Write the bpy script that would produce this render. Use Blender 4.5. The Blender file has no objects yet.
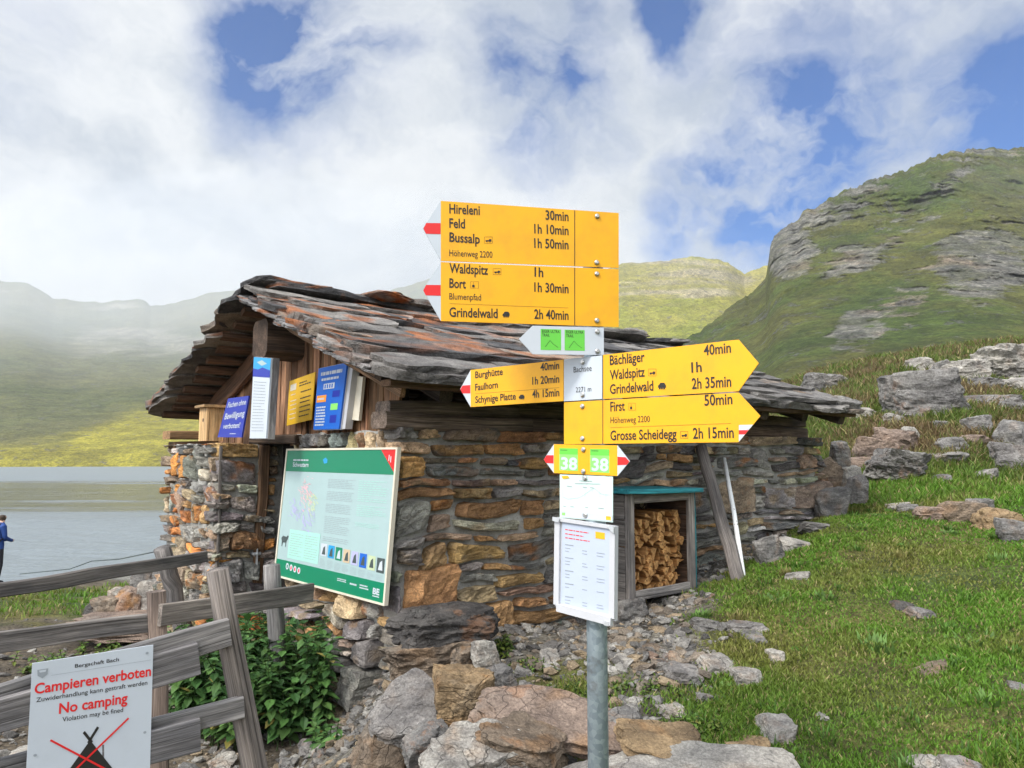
import bpy, bmesh, math, random
import numpy as np
from mathutils import Vector, Matrix, Euler

R = math.radians
scene = bpy.context.scene
COL = scene.collection

# ------------------------------------------------------------------ camera, world, sun, exposure
EYE = np.array([0.0, 0.0, 1.65])
PITCH = R(5.5)
FPX = 740.0
cam_d = bpy.data.cameras.new('camera')
cam_d.sensor_width = 36.0
cam_d.lens = FPX / 1024 * 36.0
cam_d.clip_start = 0.05
cam_d.clip_end = 6000
cam = bpy.data.objects.new('camera', cam_d)
cam.location = EYE
cam.rotation_euler = (R(90) + PITCH, 0, 0)
COL.objects.link(cam)
scene.camera = cam

SUN_TO = Vector((-0.52, -0.58, 0.78)).normalized()
SUN_EL = math.asin(SUN_TO.z)
SUN_AZ = math.atan2(SUN_TO.x, SUN_TO.y)
sun_d = bpy.data.lights.new('sun', 'SUN')
sun_d.energy = 2.6
sun_d.angle = R(12)
sun_d.color = (1.0, 0.95, 0.87)
sun = bpy.data.objects.new('sun', sun_d)
sun.rotation_euler = (-SUN_TO).to_track_quat('-Z', 'Y').to_euler()
sun.location = (0, 0, 30)
COL.objects.link(sun)

vs = scene.view_settings
vs.view_transform = 'Standard'
vs.look = 'None'
vs.exposure = 0.30
vs.gamma = 1.0
vs.use_curve_mapping = False
cy = scene.cycles
cy.use_denoising = True
cy.max_bounces = 6
cy.diffuse_bounces = 3
cy.glossy_bounces = 3
cy.transmission_bounces = 4
cy.volume_bounces = 1
cy.transparent_max_bounces = 8
cy.caustics_reflective = False
cy.caustics_refractive = False
cy.sample_clamp_indirect = 6.0


def ray(px, py):
    X = (px - 512) / FPX
    Y = (384 - py) / FPX
    c, s = math.cos(PITCH), math.sin(PITCH)
    return np.array([X, c - Y * s, s + Y * c])


def W(px, py, d):
    r = ray(px, py)
    return EYE + r * (d / r[1])


def hitplane(px, py, p0, n):
    r = ray(px, py)
    return EYE + r * (np.dot(np.asarray(p0) - EYE, n) / np.dot(r, n))


class NT:
    """small node-tree writer"""
    def __init__(s, tree):
        s.t = tree
        s.t.nodes.clear()

    def n(s, typ, ins=None, **kw):
        nd = s.t.nodes.new(typ)
        for k, v in kw.items():
            setattr(nd, k, v)
        for k, v in (ins or {}).items():
            sock = nd.inputs[k]
            if hasattr(v, 'is_linked'):
                s.t.links.new(v, sock)
            else:
                sock.default_value = v
        return nd

    def math(s, op, a, b=0.0, c=None, clamp=False):
        nd = s.n('ShaderNodeMath', operation=op, use_clamp=clamp)
        for i, v in enumerate((a, b, c)):
            if v is None:
                continue
            if hasattr(v, 'is_linked'):
                s.t.links.new(v, nd.inputs[i])
            else:
                nd.inputs[i].default_value = v
        return nd.outputs[0]

    def vmath(s, op, a, b=None, scale=None):
        nd = s.n('ShaderNodeVectorMath', operation=op)
        for i, v in enumerate((a, b)):
            if v is None:
                continue
            if hasattr(v, 'is_linked'):
                s.t.links.new(v, nd.inputs[i])
            else:
                nd.inputs[i].default_value = v
        if scale is not None:
            nd.inputs['Scale'].default_value = scale
        return nd.outputs['Value'] if op in ('DOT_PRODUCT', 'LENGTH', 'DISTANCE') else nd.outputs['Vector']

    def noise(s, vec, scale, detail=6.0, rough=0.55, dist=0.0):
        nd = s.n('ShaderNodeTexNoise', {'Scale': scale, 'Detail': detail, 'Roughness': rough, 'Distortion': dist})
        if vec is not None:
            s.t.links.new(vec, nd.inputs['Vector'])
        return nd.outputs['Fac']

    def ramp(s, fac, lo, hi, a=0.0, b=1.0):
        nd = s.n('ShaderNodeMapRange', {'From Min': lo, 'From Max': hi, 'To Min': a, 'To Max': b})
        nd.interpolation_type = 'SMOOTHSTEP'
        s.t.links.new(fac, nd.inputs['Value'])
        return nd.outputs[0]

    def mix(s, fac, a, b, mode='MIX'):
        nd = s.n('ShaderNodeMix', data_type='RGBA', blend_type=mode)
        for k, v in ((0, fac), (6, a), (7, b)):
            if hasattr(v, 'is_linked'):
                s.t.links.new(v, nd.inputs[k])
            else:
                nd.inputs[k].default_value = v if k == 0 else (*v[:3], 1.0)
        return nd.outputs[2]

    def link(s, a, b):
        s.t.links.new(a, b)


# world: sky texture with broken cloud cover seen by direction
world = bpy.data.worlds.new('World')
scene.world = world
world.use_nodes = True
k = NT(world.node_tree)
sky = k.n('ShaderNodeTexSky', sky_type='NISHITA')
sky.sun_disc = False
sky.sun_elevation = SUN_EL
sky.sun_rotation = SUN_AZ
sky.altitude = 2200
sky.air_density = 1.3
sky.dust_density = 0.6
sky.ozone_density = 2.5
dirv = k.vmath('NORMALIZE', k.n('ShaderNodeTexCoord').outputs['Generated'])
wn = k.n('ShaderNodeTexNoise', {'Scale': 2.2, 'Detail': 6.0, 'Roughness': 0.62})
k.link(dirv, wn.inputs['Vector'])
warp = k.vmath('SCALE', k.vmath('SUBTRACT', wn.outputs['Color'], (0.5, 0.5, 0.5)), scale=0.30)
wdir = k.vmath('ADD', dirv, warp)
gap = None
for (px, py, rad, wgt) in [(322, 56, 0.125, 1.15), (270, 60, 0.07, 0.9), (380, 66, 0.09, 1.0), (540, 112, 0.11, 1.0), (672, 12, 0.06, 0.9), (560, 20, .06, .5),
                           (745, 200, 0.11, 1.25), (800, 158, 0.13, 1.25), (870, 125, 0.11, 0.9), (692, 248, 0.08, 1.2), (730, 225, .08, 1.1), (780, 60, .08, .25),
                           (1005, 105, 0.11, .9), (940, 50, 0.08, 0.3),  (880, -250, .35, .8), (1350, 60, .3, .8), (-300, -150, .25, .7)]:
    d = ray(px, py)
    d = d / np.linalg.norm(d)
    dist = k.vmath('DISTANCE', wdir, tuple(d))
    g = k.ramp(dist, rad * 1.35, rad * 0.25, 0.0, wgt)
    gap = g if gap is None else k.math('MAXIMUM', gap, g)
fine = k.noise(k.vmath('MULTIPLY', wdir, (1, 1, 1.6)), 5.0, 7.0, 0.55)
gapn = k.math('MULTIPLY', gap, k.ramp(fine, 0.34, 0.70, 1.55, 0.12), clamp=True)
cl_l = k.noise(k.vmath('MULTIPLY', wdir, (1, 1, 1.6)), 3.0, 7.0, 0.6)
cl_f = k.noise(k.vmath('MULTIPLY', wdir, (1, 1, 1.7)), 7.0, 6.0, 0.55)
cl_m = k.math('ADD', k.math('MULTIPLY', cl_l, 0.7), k.math('MULTIPLY', cl_f, 0.3))
glow = k.ramp(k.vmath('DOT_PRODUCT', dirv, tuple(SUN_TO)), 0.25, 0.95, 1.0, 4.2)      # clouds are brighter towards the sun
cloudc = k.vmath('MULTIPLY', k.mix(k.ramp(cl_m, 0.36, 0.62), (3.2, 3.6, 4.15), (5.5, 5.65, 5.8)), k.n('ShaderNodeCombineXYZ', {0: glow, 1: glow, 2: glow}).outputs[0])
blue = k.mix(1.0, sky.outputs[0], (0.02, 0.40, 0.84), 'MULTIPLY')
skyc = k.mix(gapn, cloudc, blue)
bg = k.n('ShaderNodeBackground', {'Color': skyc, 'Strength': 0.13})
out = k.n('ShaderNodeOutputWorld', {'Surface': bg.outputs[0]})

# ------------------------------------------------------------------ numeric helpers
rng = np.random.default_rng(7)
_perm = np.random.default_rng(3).permutation(256)
_perm = np.concatenate([_perm, _perm, _perm])
_grad = np.array([[1, 1, 0], [-1, 1, 0], [1, -1, 0], [-1, -1, 0], [1, 0, 1], [-1, 0, 1], [1, 0, -1], [-1, 0, -1],
                  [0, 1, 1], [0, -1, 1], [0, 1, -1], [0, -1, -1]], float)


def pnoise(P):
    P = np.asarray(P, float)
    I = np.floor(P).astype(int)
    f = P - I
    I = I & 255
    u = f * f * f * (f * (f * 6 - 15) + 10)
    res = 0
    for dx in (0, 1):
        for dy in (0, 1):
            for dz in (0, 1):
                h = _perm[_perm[_perm[I[:, 0] + dx] + I[:, 1] + dy] + I[:, 2] + dz] % 12
                g = _grad[h]
                dd = g[:, 0] * (f[:, 0] - dx) + g[:, 1] * (f[:, 1] - dy) + g[:, 2] * (f[:, 2] - dz)
                w = (u[:, 0] if dx else 1 - u[:, 0]) * (u[:, 1] if dy else 1 - u[:, 1]) * (u[:, 2] if dz else 1 - u[:, 2])
                res = res + w * dd
    return res


def fbm(P, octv=4, gain=0.5, ridged=False):
    P = np.asarray(P, float)
    a, s, tot = 1.0, 0, 0
    for i in range(octv):
        n = pnoise(P * (2.03 ** i) + i * 17.3)
        if ridged:
            n = 0.5 - np.abs(n) * 1.6
        s = s + a * n
        tot += a
        a *= gain
    return s / tot * 1.6


def smooth(x, a, b):
    t = np.clip((x - a) / (b - a), 0, 1)
    return t * t * (3 - 2 * t)


def unit(v):
    v = np.asarray(v, float)
    return v / np.linalg.norm(v)


# ------------------------------------------------------------------ objects
FRAME = {}


def tag(o, label=None, cat=None, group=None, kind=None):
    if label:
        o['label'] = label
    if cat:
        o['category'] = cat
    if group:
        o['group'] = group
    if kind:
        o['kind'] = kind
    return o


def thing(name, label, cat, loc=(0, 0, 0), rz=0.0, group=None):
    o = bpy.data.objects.new(name, None)
    o.empty_display_size = 0.1
    o.location = loc
    o.rotation_euler = (0, 0, rz)
    COL.objects.link(o)
    FRAME[o.name] = Matrix.Translation(Vector(loc)) @ Matrix.Rotation(rz, 4, 'Z')
    return tag(o, label, cat, group)


class MB:
    """collects geometry for ONE mesh object"""
    def __init__(s):
        s.V, s.F, s.M, s.C, s.G, s.n = [], [], [], [], [], 0

    def add(s, V, F, mat=0, col=(1, 1, 1), gc=None):
        V = np.asarray(V, float)
        s.V.append(V)
        s.F.extend([tuple(int(i) + s.n for i in f) for f in F])
        s.M.extend([mat] * len(F) if np.isscalar(mat) else list(mat))
        c = np.asarray(col, float)
        if c.ndim == 1:
            c = np.tile(c[:3], (len(V), 1))
        s.C.append(c)
        s.G.append(V if gc is None else np.asarray(gc, float))
        s.n += len(V)
        return s

    def build(s, name, mats, parent=None, local=False, smooth_f=False, origin=None):
        V = np.concatenate(s.V)
        if parent is not None and not local:
            m = np.array(FRAME[parent.name].inverted())
            V = V @ m[:3, :3].T + m[:3, 3]
        if origin is not None:
            V = V - np.asarray(origin)
        me = bpy.data.meshes.new(name)
        me.from_pydata(V.tolist(), [], s.F)
        for m in (mats if isinstance(mats, (list, tuple)) else [mats]):
            me.materials.append(m)
        me.polygons.foreach_set('material_index', np.array(s.M, dtype=np.int32))
        if smooth_f:
            me.polygons.foreach_set('use_smooth', np.ones(len(s.F), dtype=bool))
        C = np.concatenate(s.C)
        at = me.attributes.new('Col', 'FLOAT_COLOR', 'POINT')
        at.data.foreach_set('color', np.concatenate([C, np.ones((len(C), 1))], 1).astype(np.float32).ravel())
        ga = me.attributes.new('gc', 'FLOAT_VECTOR', 'POINT')
        ga.data.foreach_set('vector', np.concatenate(s.G).astype(np.float32).ravel())
        me.update()
        o = bpy.data.objects.new(name, me)
        COL.objects.link(o)
        if origin is not None:
            o.location = origin
        if parent is not None:
            o.parent = parent
            FRAME[o.name] = FRAME[parent.name]
        return o


def plank(p0, p1, wid, thk, side, seg=8, warp=0.006, cham=0.15, seed=0, taper=1.0):
    """a sawn board/beam between two points: chamfered section swept along; side = direction of its width"""
    p0, p1 = np.asarray(p0, float), np.asarray(p1, float)
    d = p1 - p0
    L = np.linalg.norm(d)
    d /= L
    side = np.asarray(side, float)
    side = unit(side - d * np.dot(side, d))
    up = np.cross(d, side)
    c = min(wid, thk) * cham
    a, b = wid / 2, thk / 2
    sec = [(-a + c, -b), (a - c, -b), (a, -b + c), (a, b - c), (a - c, b), (-a + c, b), (-a, b - c), (-a, -b + c)]
    r = np.random.default_rng(seed + 11)
    off = r.uniform(-50, 50, 3)
    V, G = [], []
    for i in range(seg + 1):
        t = i / seg
        w = [pnoise(np.array([[t * L * 2.2 + off[0], j * 9.1, off[1]]]))[0] * warp * 2 for j in range(3)]
        k_ = 1 + (taper - 1) * t
        for (u, v) in sec:
            jit = 1 + w[2] / max(wid, .02)
            V.append(p0 + d * (t * L) + side * (u * k_ * jit + w[0]) + up * (v * k_ + w[1]))
            G.append((t * L + off[0], u * 4 + off[1], v * 4 + off[2]))
    n = 8
    F = []
    for i in range(seg):
        for j in range(n):
            F.append((i * n + j, i * n + (j + 1) % n, (i + 1) * n + (j + 1) % n, (i + 1) * n + j))
    F.append(tuple(range(n - 1, -1, -1)))
    F.append(tuple(seg * n + j for j in range(n)))
    return np.array(V), F, np.array(G)


def tube(path, rad, n=12, seed=None, rough=0.0):
    path = [np.asarray(p, float) for p in path]
    rad = [rad] * len(path) if np.isscalar(rad) else rad
    V, F, G = [], [], []
    r = np.random.default_rng(seed or 1)
    off = r.uniform(-40, 40, 3)
    for i, p in enumerate(path):
        d = unit(path[min(i + 1, len(path) - 1)] - path[max(i - 1, 0)])
        x = np.cross(d, (0, 0, 1)) if abs(d[2]) < 0.95 else np.cross(d, (0, 1, 0))
        x = unit(x)
        y = np.cross(d, x)
        for j in range(n):
            a = 2 * math.pi * j / n
            rr = rad[i] * (1 + (rough * math.sin(3 * a + off[0]) + rough * r.normal() * .6 if rough else 0))
            V.append(p + x * math.cos(a) * rr + y * math.sin(a) * rr)
            G.append((np.linalg.norm(p - path[0]) + off[0], math.cos(a) * .25 + off[1], math.sin(a) * .25 + off[2]))
    for i in range(len(path) - 1):
        for j in range(n):
            F.append((i * n + j, i * n + (j + 1) % n, (i + 1) * n + (j + 1) % n, (i + 1) * n + j))
    F.append(tuple(range(n - 1, -1, -1)))
    F.append(tuple((len(path) - 1) * n + j for j in range(n)))
    return np.array(V), F, np.array(G)


_cg = {}


def cubegrid(nx, ny, nz):
    """closed box surface as a grid, points in [-1,1]^3"""
    key = (nx, ny, nz)
    if key in _cg:
        return _cg[key]
    idx, V, F = {}, [], []

    def vid(i, j, l):
        if (i, j, l) not in idx:
            idx[(i, j, l)] = len(V)
            V.append((2 * i / nx - 1, 2 * j / ny - 1, 2 * l / nz - 1))
        return idx[(i, j, l)]
    for i in range(nx):
        for j in range(ny):
            F.append((vid(i, j, 0), vid(i, j + 1, 0), vid(i + 1, j + 1, 0), vid(i + 1, j, 0)))
            F.append((vid(i, j, nz), vid(i + 1, j, nz), vid(i + 1, j + 1, nz), vid(i, j + 1, nz)))
    for i in range(nx):
        for l in range(nz):
            F.append((vid(i, 0, l), vid(i + 1, 0, l), vid(i + 1, 0, l + 1), vid(i, 0, l + 1)))
            F.append((vid(i, ny, l), vid(i, ny, l + 1), vid(i + 1, ny, l + 1), vid(i + 1, ny, l)))
    for j in range(ny):
        for l in range(nz):
            F.append((vid(0, j, l), vid(0, j, l + 1), vid(0, j + 1, l + 1), vid(0, j + 1, l)))
            F.append((vid(nx, j, l), vid(nx, j + 1, l), vid(nx, j + 1, l + 1), vid(nx, j, l + 1)))
    _cg[key] = (np.array(V), F)
    return _cg[key]


_ico = {}


def ico(sub):
    if sub not in _ico:
        bm = bmesh.new()
        bmesh.ops.create_icosphere(bm, subdivisions=sub, radius=1.0)
        _ico[sub] = (np.array([v.co[:] for v in bm.verts]), [tuple(v.index for v in f.verts) for f in bm.faces])
        bm.free()
    return _ico[sub]


def rock(dims, seed, sub=4, rot=0.0, tilt=(0, 0), rough=0.05, strata=0.0, boxy=0.9, slab=False):
    """angular rock: the support of a jittered box cut by random planes, roughened; dims = full sizes"""
    r = np.random.default_rng(seed)
    D, F = ico(sub)
    pl = []
    for ax in range(3):
        for sg in (-1, 1):
            nrm = r.normal(0, 0.16, 3)
            nrm[ax] += sg
            pl.append((unit(nrm), r.uniform(0.82, 1.02) * boxy))
    for _ in range(14 if not slab else 0):
        pl.append((unit(r.normal(0, 1, 3)), r.uniform(0.90, 1.22) * boxy))
    for _ in range(9 if slab else 0):       # broken outline of a slab: upright cuts, clean bed faces
        a_ = r.uniform(0, 6.283)
        pl.append((unit((math.cos(a_), math.sin(a_), r.normal(0, .22))), r.uniform(0.80, 1.12) * boxy))
    inv = np.zeros(len(D))
    for nrm, h in pl:
        inv += np.maximum(D @ nrm / h, 0) ** 36
    rad = inv ** (-1 / 36)
    V = D * rad[:, None]
    dm = np.asarray(dims) / 2
    off = r.uniform(-60, 60, 3)
    big = fbm(V * 1.6 + off, 3)
    fine = fbm(V * np.array([3.0, 3.0, 6.5]) + off * 2, 5, 0.62, ridged=True)
    lay = np.sin(V[:, 2] * 9 + big * 5) if strata else 0
    V = V * (1 + rough * 1.3 * big + rough * 1.25 * fine + strata * lay * 0.03)[:, None] * dm
    cx, cy_ = tilt
    M = np.array(Euler((cx, cy_, rot)).to_matrix())
    return V @ M.T, F, V * 1.0 + off


def extr(poly, P0, t, u_, nrm, thk):
    """polygon given in (a,b) plane coords -> prism of thickness thk behind the front face"""
    poly = np.asarray(poly, float)
    f = P0 + poly[:, :1] * t + poly[:, 1:] * u_
    b = f - nrm * thk
    n = len(poly)
    V = np.concatenate([f, b])
    F = [tuple(range(n)), tuple(range(2 * n - 1, n - 1, -1))]
    for i in range(n):
        F.append((i, i + n, (i + 1) % n + n, (i + 1) % n))
    return V, F


# ------------------------------------------------------------------ materials
MATS = {}


def newmat(name):
    m = bpy.data.materials.new(name)
    m.use_nodes = True
    MATS[name] = m
    return m, NT(m.node_tree)


def finish(kk, color, rough=0.8, bump=None, bstr=0.3, bdist=0.02, metal=0.0, spec=0.3, **ex):
    ins = {'Base Color': color if hasattr(color, 'is_linked') else (*color[:3], 1), 'Roughness': rough, 'Metallic': metal, 'Specular IOR Level': spec}
    ins.update(ex)
    b = kk.n('ShaderNodeBsdfPrincipled', ins)
    if bump is not None:
        bp = kk.n('ShaderNodeBump', {'Strength': bstr, 'Distance': bdist, 'Height': bump})
        kk.link(bp.outputs[0], b.inputs['Normal'])
    kk.n('ShaderNodeOutputMaterial', {'Surface': b.outputs[0]})


def paint(name, c, rough=0.45, metal=0.0, dirt=0.12, spec=0.4):
    m, kk = newmat(name)
    pos = kk.n('ShaderNodeNewGeometry').outputs['Position']
    n1 = kk.noise(pos, 9.0, 7, 0.65)
    n2 = kk.noise(pos, 60.0, 3, 0.6)
    c2 = kk.mix(kk.ramp(n1, 0.4, 0.75, 0, dirt * 2.2), c, tuple(x * 0.62 + .02 for x in c))
    finish(kk, c2, rough, n2, 0.03, 0.002, metal, spec)
    return m


def attr(kk, name):
    return kk.n('ShaderNodeAttribute', attribute_name=name)


def m_stone(name, scale=1.0, lichen=0.5):
    m, kk = newmat(name)
    col = attr(kk, 'Col').outputs['Color']
    gc = attr(kk, 'gc').outputs['Vector']
    st = kk.vmath('MULTIPLY', gc, (1, 1, 2.6))
    n1 = kk.noise(st, 5 * scale, 8, 0.65, 0.4)
    n2 = kk.noise(gc, 26 * scale, 6, 0.7)
    n3 = kk.noise(gc, 2.4 * scale, 5, 0.6)
    n5 = kk.noise(gc, 95 * scale, 5, 0.75)
    c = kk.mix(kk.ramp(n1, 0.3, 0.7), kk.mix(1, col, (0.52, 0.50, 0.50), 'MULTIPLY'), kk.mix(1, col, (1.28, 1.24, 1.18), 'MULTIPLY'))
    c = kk.mix(kk.ramp(n2, 0.56, 0.72, 0, 0.55), c, kk.mix(1, col, (1.7, 1.7, 1.65), 'MULTIPLY'))
    c = kk.mix(kk.ramp(n2, 0.42, 0.3, 0, 0.55), c, kk.mix(1, col, (0.35, 0.33, 0.33), 'MULTIPLY'))
    c = kk.mix(kk.ramp(n5, 0.35, 0.65), kk.mix(1, c, (0.72, 0.71, 0.70), 'MULTIPLY'), kk.mix(1, c, (1.25, 1.25, 1.24), 'MULTIPLY'))
    # pale and rust coloured lichen crusts
    c = kk.mix(kk.math('MULTIPLY', kk.ramp(n3, 0.58, 0.68), lichen * 0.6), c, (0.42, 0.41, 0.36))
    l2 = kk.math('MULTIPLY', kk.ramp(kk.noise(gc, 3.3 * scale, 6, 0.7, 0.3), 0.6, 0.66), lichen)
    c = kk.mix(l2, c, (0.40, 0.16, 0.045))
    vor = kk.n('ShaderNodeTexVoronoi', {'Scale': 7.0 * scale}, feature='DISTANCE_TO_EDGE')
    kk.link(kk.vmath('ADD', st, kk.vmath('SCALE', kk.n('ShaderNodeTexNoise', {'Vector': gc, 'Scale': 6.0}).outputs['Color'], scale=0.35)), vor.inputs['Vector'])
    crack = kk.ramp(vor.outputs['Distance'], 0.0, 0.035, 1.0, 0.0)
    crack = kk.math('MULTIPLY', crack, kk.ramp(n3, 0.42, 0.6))
    c = kk.mix(kk.math('MULTIPLY', crack, 0.28), c, kk.mix(1, col, (0.22, 0.2, 0.19), 'MULTIPLY'))
    h = kk.math('ADD', kk.math('MULTIPLY', n1, 0.7), kk.math('MULTIPLY', n2, 0.4))
    n4 = kk.noise(st, 13 * scale, 8, 0.72, 0.8)
    h = kk.math('ADD', kk.math('ADD', h, kk.math('MULTIPLY', n5, 0.12)), kk.math('MULTIPLY', n4, 0.6))
    h = kk.math('SUBTRACT', h, kk.math('MULTIPLY', crack, 0.25))
    finish(kk, c, 0.86, h, 1.0, 0.035 / scale)
    return m


M_STONE = m_stone('stone', 1.0, 0.25)
M_SLATE = m_stone('slate', 1.0, 0.15)
M_BOULDER = m_stone('boulder', 0.35, 0.22)


def m_wood(name, c_lo, c_hi, rough=0.85, wet=0.0):
    m, kk = newmat(name)
    gc = attr(kk, 'gc').outputs['Vector']
    col = attr(kk, 'Col').outputs['Color']
    g = kk.noise(kk.vmath('MULTIPLY', gc, (2.2, 26, 26)), 1.0, 6, 0.6, 0.6)
    g2 = kk.noise(kk.vmath('MULTIPLY', gc, (1.0, 5, 5)), 1.0, 5, 0.6, 0.3)
    spl = kk.noise(kk.vmath('MULTIPLY', gc, (1.1, 42, 42)), 1.0, 3, 0.5)
    c = kk.mix(kk.ramp(g, 0.28, 0.72), c_lo, c_hi)
    c = kk.mix(kk.ramp(g2, 0.35, 0.75, 0, 0.6), c, tuple(x * 0.55 for x in c_lo))
    c = kk.mix(kk.ramp(spl, 0.38, 0.33, 0, 0.75), c, (0.018, 0.015, 0.013))
    blo = kk.noise(gc, 1.6, 6, 0.65, 0.5)
    fine_ = kk.noise(kk.vmath('MULTIPLY', gc, (9, 90, 90)), 1.0, 4, 0.6)
    c = kk.mix(kk.ramp(blo, 0.35, 0.65), kk.mix(1, c, (0.62, 0.63, 0.66), 'MULTIPLY'), kk.mix(1, c, (1.28, 1.26, 1.25), 'MULTIPLY'))
    c = kk.mix(kk.ramp(fine_, 0.4, 0.6), kk.mix(1, c, (0.8, 0.8, 0.8), 'MULTIPLY'), kk.mix(1, c, (1.15, 1.15, 1.15), 'MULTIPLY'))
    c = kk.mix(1, c, col, 'MULTIPLY')
    h = kk.math('ADD', kk.math('MULTIPLY', g, 0.6), kk.ramp(spl, 0.33, 0.42, 0, 0.8))
    finish(kk, c, rough, h, 0.5, 0.006)
    return m


M_WGREY = m_wood('weathered_wood', (0.125, 0.115, 0.108), (0.33, 0.31, 0.295))
M_WBROWN = m_wood('brown_wood', (0.10, 0.06, 0.035), (0.30, 0.19, 0.12))
M_WDARK = m_wood('dark_wood', (0.035, 0.026, 0.02), (0.13, 0.095, 0.07))
M_WPINE = m_wood('pine_wood', (0.50, 0.30, 0.13), (0.78, 0.52, 0.26), 0.6)
M_WBLACK = m_wood('door_wood', (0.008, 0.007, 0.006), (0.022, 0.018, 0.015))
M_WLOG = m_wood('log_wood', (0.42, 0.19, 0.06), (0.72, 0.42, 0.17), 0.7)
M_WTEAL = m_wood('teal_paint', (0.02, 0.19, 0.22), (0.04, 0.30, 0.34), 0.6)

m, kk = newmat('mortar')
gc = attr(kk, 'gc').outputs['Vector']
n1 = kk.noise(gc, 7, 8, 0.65)
n2 = kk.noise(gc, 55, 5, 0.7)
c = kk.mix(kk.ramp(n1, 0.3, 0.7), (0.24, 0.23, 0.21), (0.44, 0.425, 0.39))
c = kk.mix(kk.ramp(n2, 0.5, 0.7, 0, 0.5), c, (0.10, 0.095, 0.085))
finish(kk, c, 0.95, kk.math('ADD', n1, kk.math('MULTIPLY', n2, 0.4)), 0.8, 0.03)
M_MORTAR = m

m, kk = newmat('ground_cover')
col = attr(kk, 'Col').outputs['Color']
pos = kk.n('ShaderNodeNewGeometry').outputs['Position']
n1 = kk.noise(pos, 3, 8, 0.65)
n2 = kk.noise(pos, 34, 6, 0.7)
n3 = kk.noise(pos, 140, 4, 0.7)
c = kk.mix(kk.ramp(n1, 0.32, 0.7), kk.mix(1, col, (0.6, 0.6, 0.58), 'MULTIPLY'), kk.mix(1, col, (1.3, 1.28, 1.2), 'MULTIPLY'))
c = kk.mix(kk.ramp(n2, 0.4, 0.62), kk.mix(1, c, (0.55, 0.53, 0.5), 'MULTIPLY'), kk.mix(1, c, (1.35, 1.33, 1.28), 'MULTIPLY'))
finish(kk, c, 0.95, kk.math('ADD', n2, kk.math('MULTIPLY', n3, 0.5)), 0.7, 0.03)
M_GROUND = m


def m_leaf(name, transl=0.3, rough=0.6):
    m, kk = newmat(name)
    col = attr(kk, 'Col').outputs['Color']
    b = kk.n('ShaderNodeBsdfPrincipled', {'Base Color': col, 'Roughness': rough, 'Specular IOR Level': 0.25})
    tr = kk.n('ShaderNodeBsdfTranslucent', {'Color': col})
    mx = kk.n('ShaderNodeMixShader', {'Fac': transl, 1: b.outputs[0], 2: tr.outputs[0]})
    kk.n('ShaderNodeOutputMaterial', {'Surface': mx.outputs[0]})
    return m


M_GRASS = m_leaf('grass_blades')
M_LEAF = m_leaf('nettle_leaves', 0.2, 0.5)

m, kk = newmat('mountain_cover')
col = attr(kk, 'Col').outputs['Color']
rk = kk.n('ShaderNodeSeparateXYZ', {0: attr(kk, 'gc').outputs['Vector']}).outputs[0]
pos = kk.n('ShaderNodeNewGeometry').outputs['Position']
n1 = kk.noise(pos, 0.09, 9, 0.68)
n2 = kk.noise(pos, 0.5, 8, 0.7)
st = kk.noise(kk.vmath('MULTIPLY', pos, (0.30, 0.30, 0.42)), 1.0, 8, 0.72, 1.6)
c = kk.mix(kk.ramp(n1, 0.3, 0.7), kk.mix(1, col, (0.68, 0.68, 0.66), 'MULTIPLY'), kk.mix(1, col, (1.3, 1.28, 1.2), 'MULTIPLY'))
c = kk.mix(kk.ramp(n2, 0.35, 0.65), kk.mix(1, c, (0.72, 0.74, 0.7), 'MULTIPLY'), kk.mix(1, c, (1.22, 1.2, 1.15), 'MULTIPLY'))
c = kk.mix(kk.math('MULTIPLY', rk, kk.ramp(st, 0.45, 0.62)), c, kk.mix(1, c, (1.8, 1.75, 1.7), 'MULTIPLY'))
c = kk.mix(kk.math('MULTIPLY', rk, kk.ramp(st, 0.42, 0.3)), c, kk.mix(1, c, (0.38, 0.38, 0.4), 'MULTIPLY'))
n6 = kk.noise(pos, 1.7, 8, 0.75)
c = kk.mix(kk.ramp(n6, 0.36, 0.64), kk.mix(1, c, (0.66, 0.67, 0.64), 'MULTIPLY'), kk.mix(1, c, (1.35, 1.33, 1.28), 'MULTIPLY'))
oc = kk.noise(pos, 0.22, 10, 0.74, 0.5)
ocm = kk.math('MULTIPLY', kk.ramp(oc, 0.555, 0.61), kk.ramp(n1, 0.40, 0.56))
c = kk.mix(kk.math('MULTIPLY', ocm, 0.75), c, kk.mix(kk.ramp(n6, 0.35, 0.62), (0.06, 0.058, 0.056), (0.27, 0.26, 0.25)))
finish(kk, c, 0.95, kk.math('ADD', kk.math('ADD', n2, st), kk.math('ADD', kk.math('MULTIPLY', n1, 1.5), kk.math('MULTIPLY', ocm, 0.6))), 0.9, 3.0)
M_MOUNT = m

m, kk = newmat('lake_water')
pos = kk.n('ShaderNodeNewGeometry').outputs['Position']
w1 = kk.noise(kk.vmath('MULTIPLY', pos, (0.9, 1.6, 1)), 1.0, 5, 0.6)
w2 = kk.noise(kk.vmath('MULTIPLY', pos, (0.20, 0.35, 1)), 1.0, 3, 0.5)
gust = kk.noise(kk.vmath('MULTIPLY', pos, (0.006, 0.03, 1)), 1.0, 4, 0.6)
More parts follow.
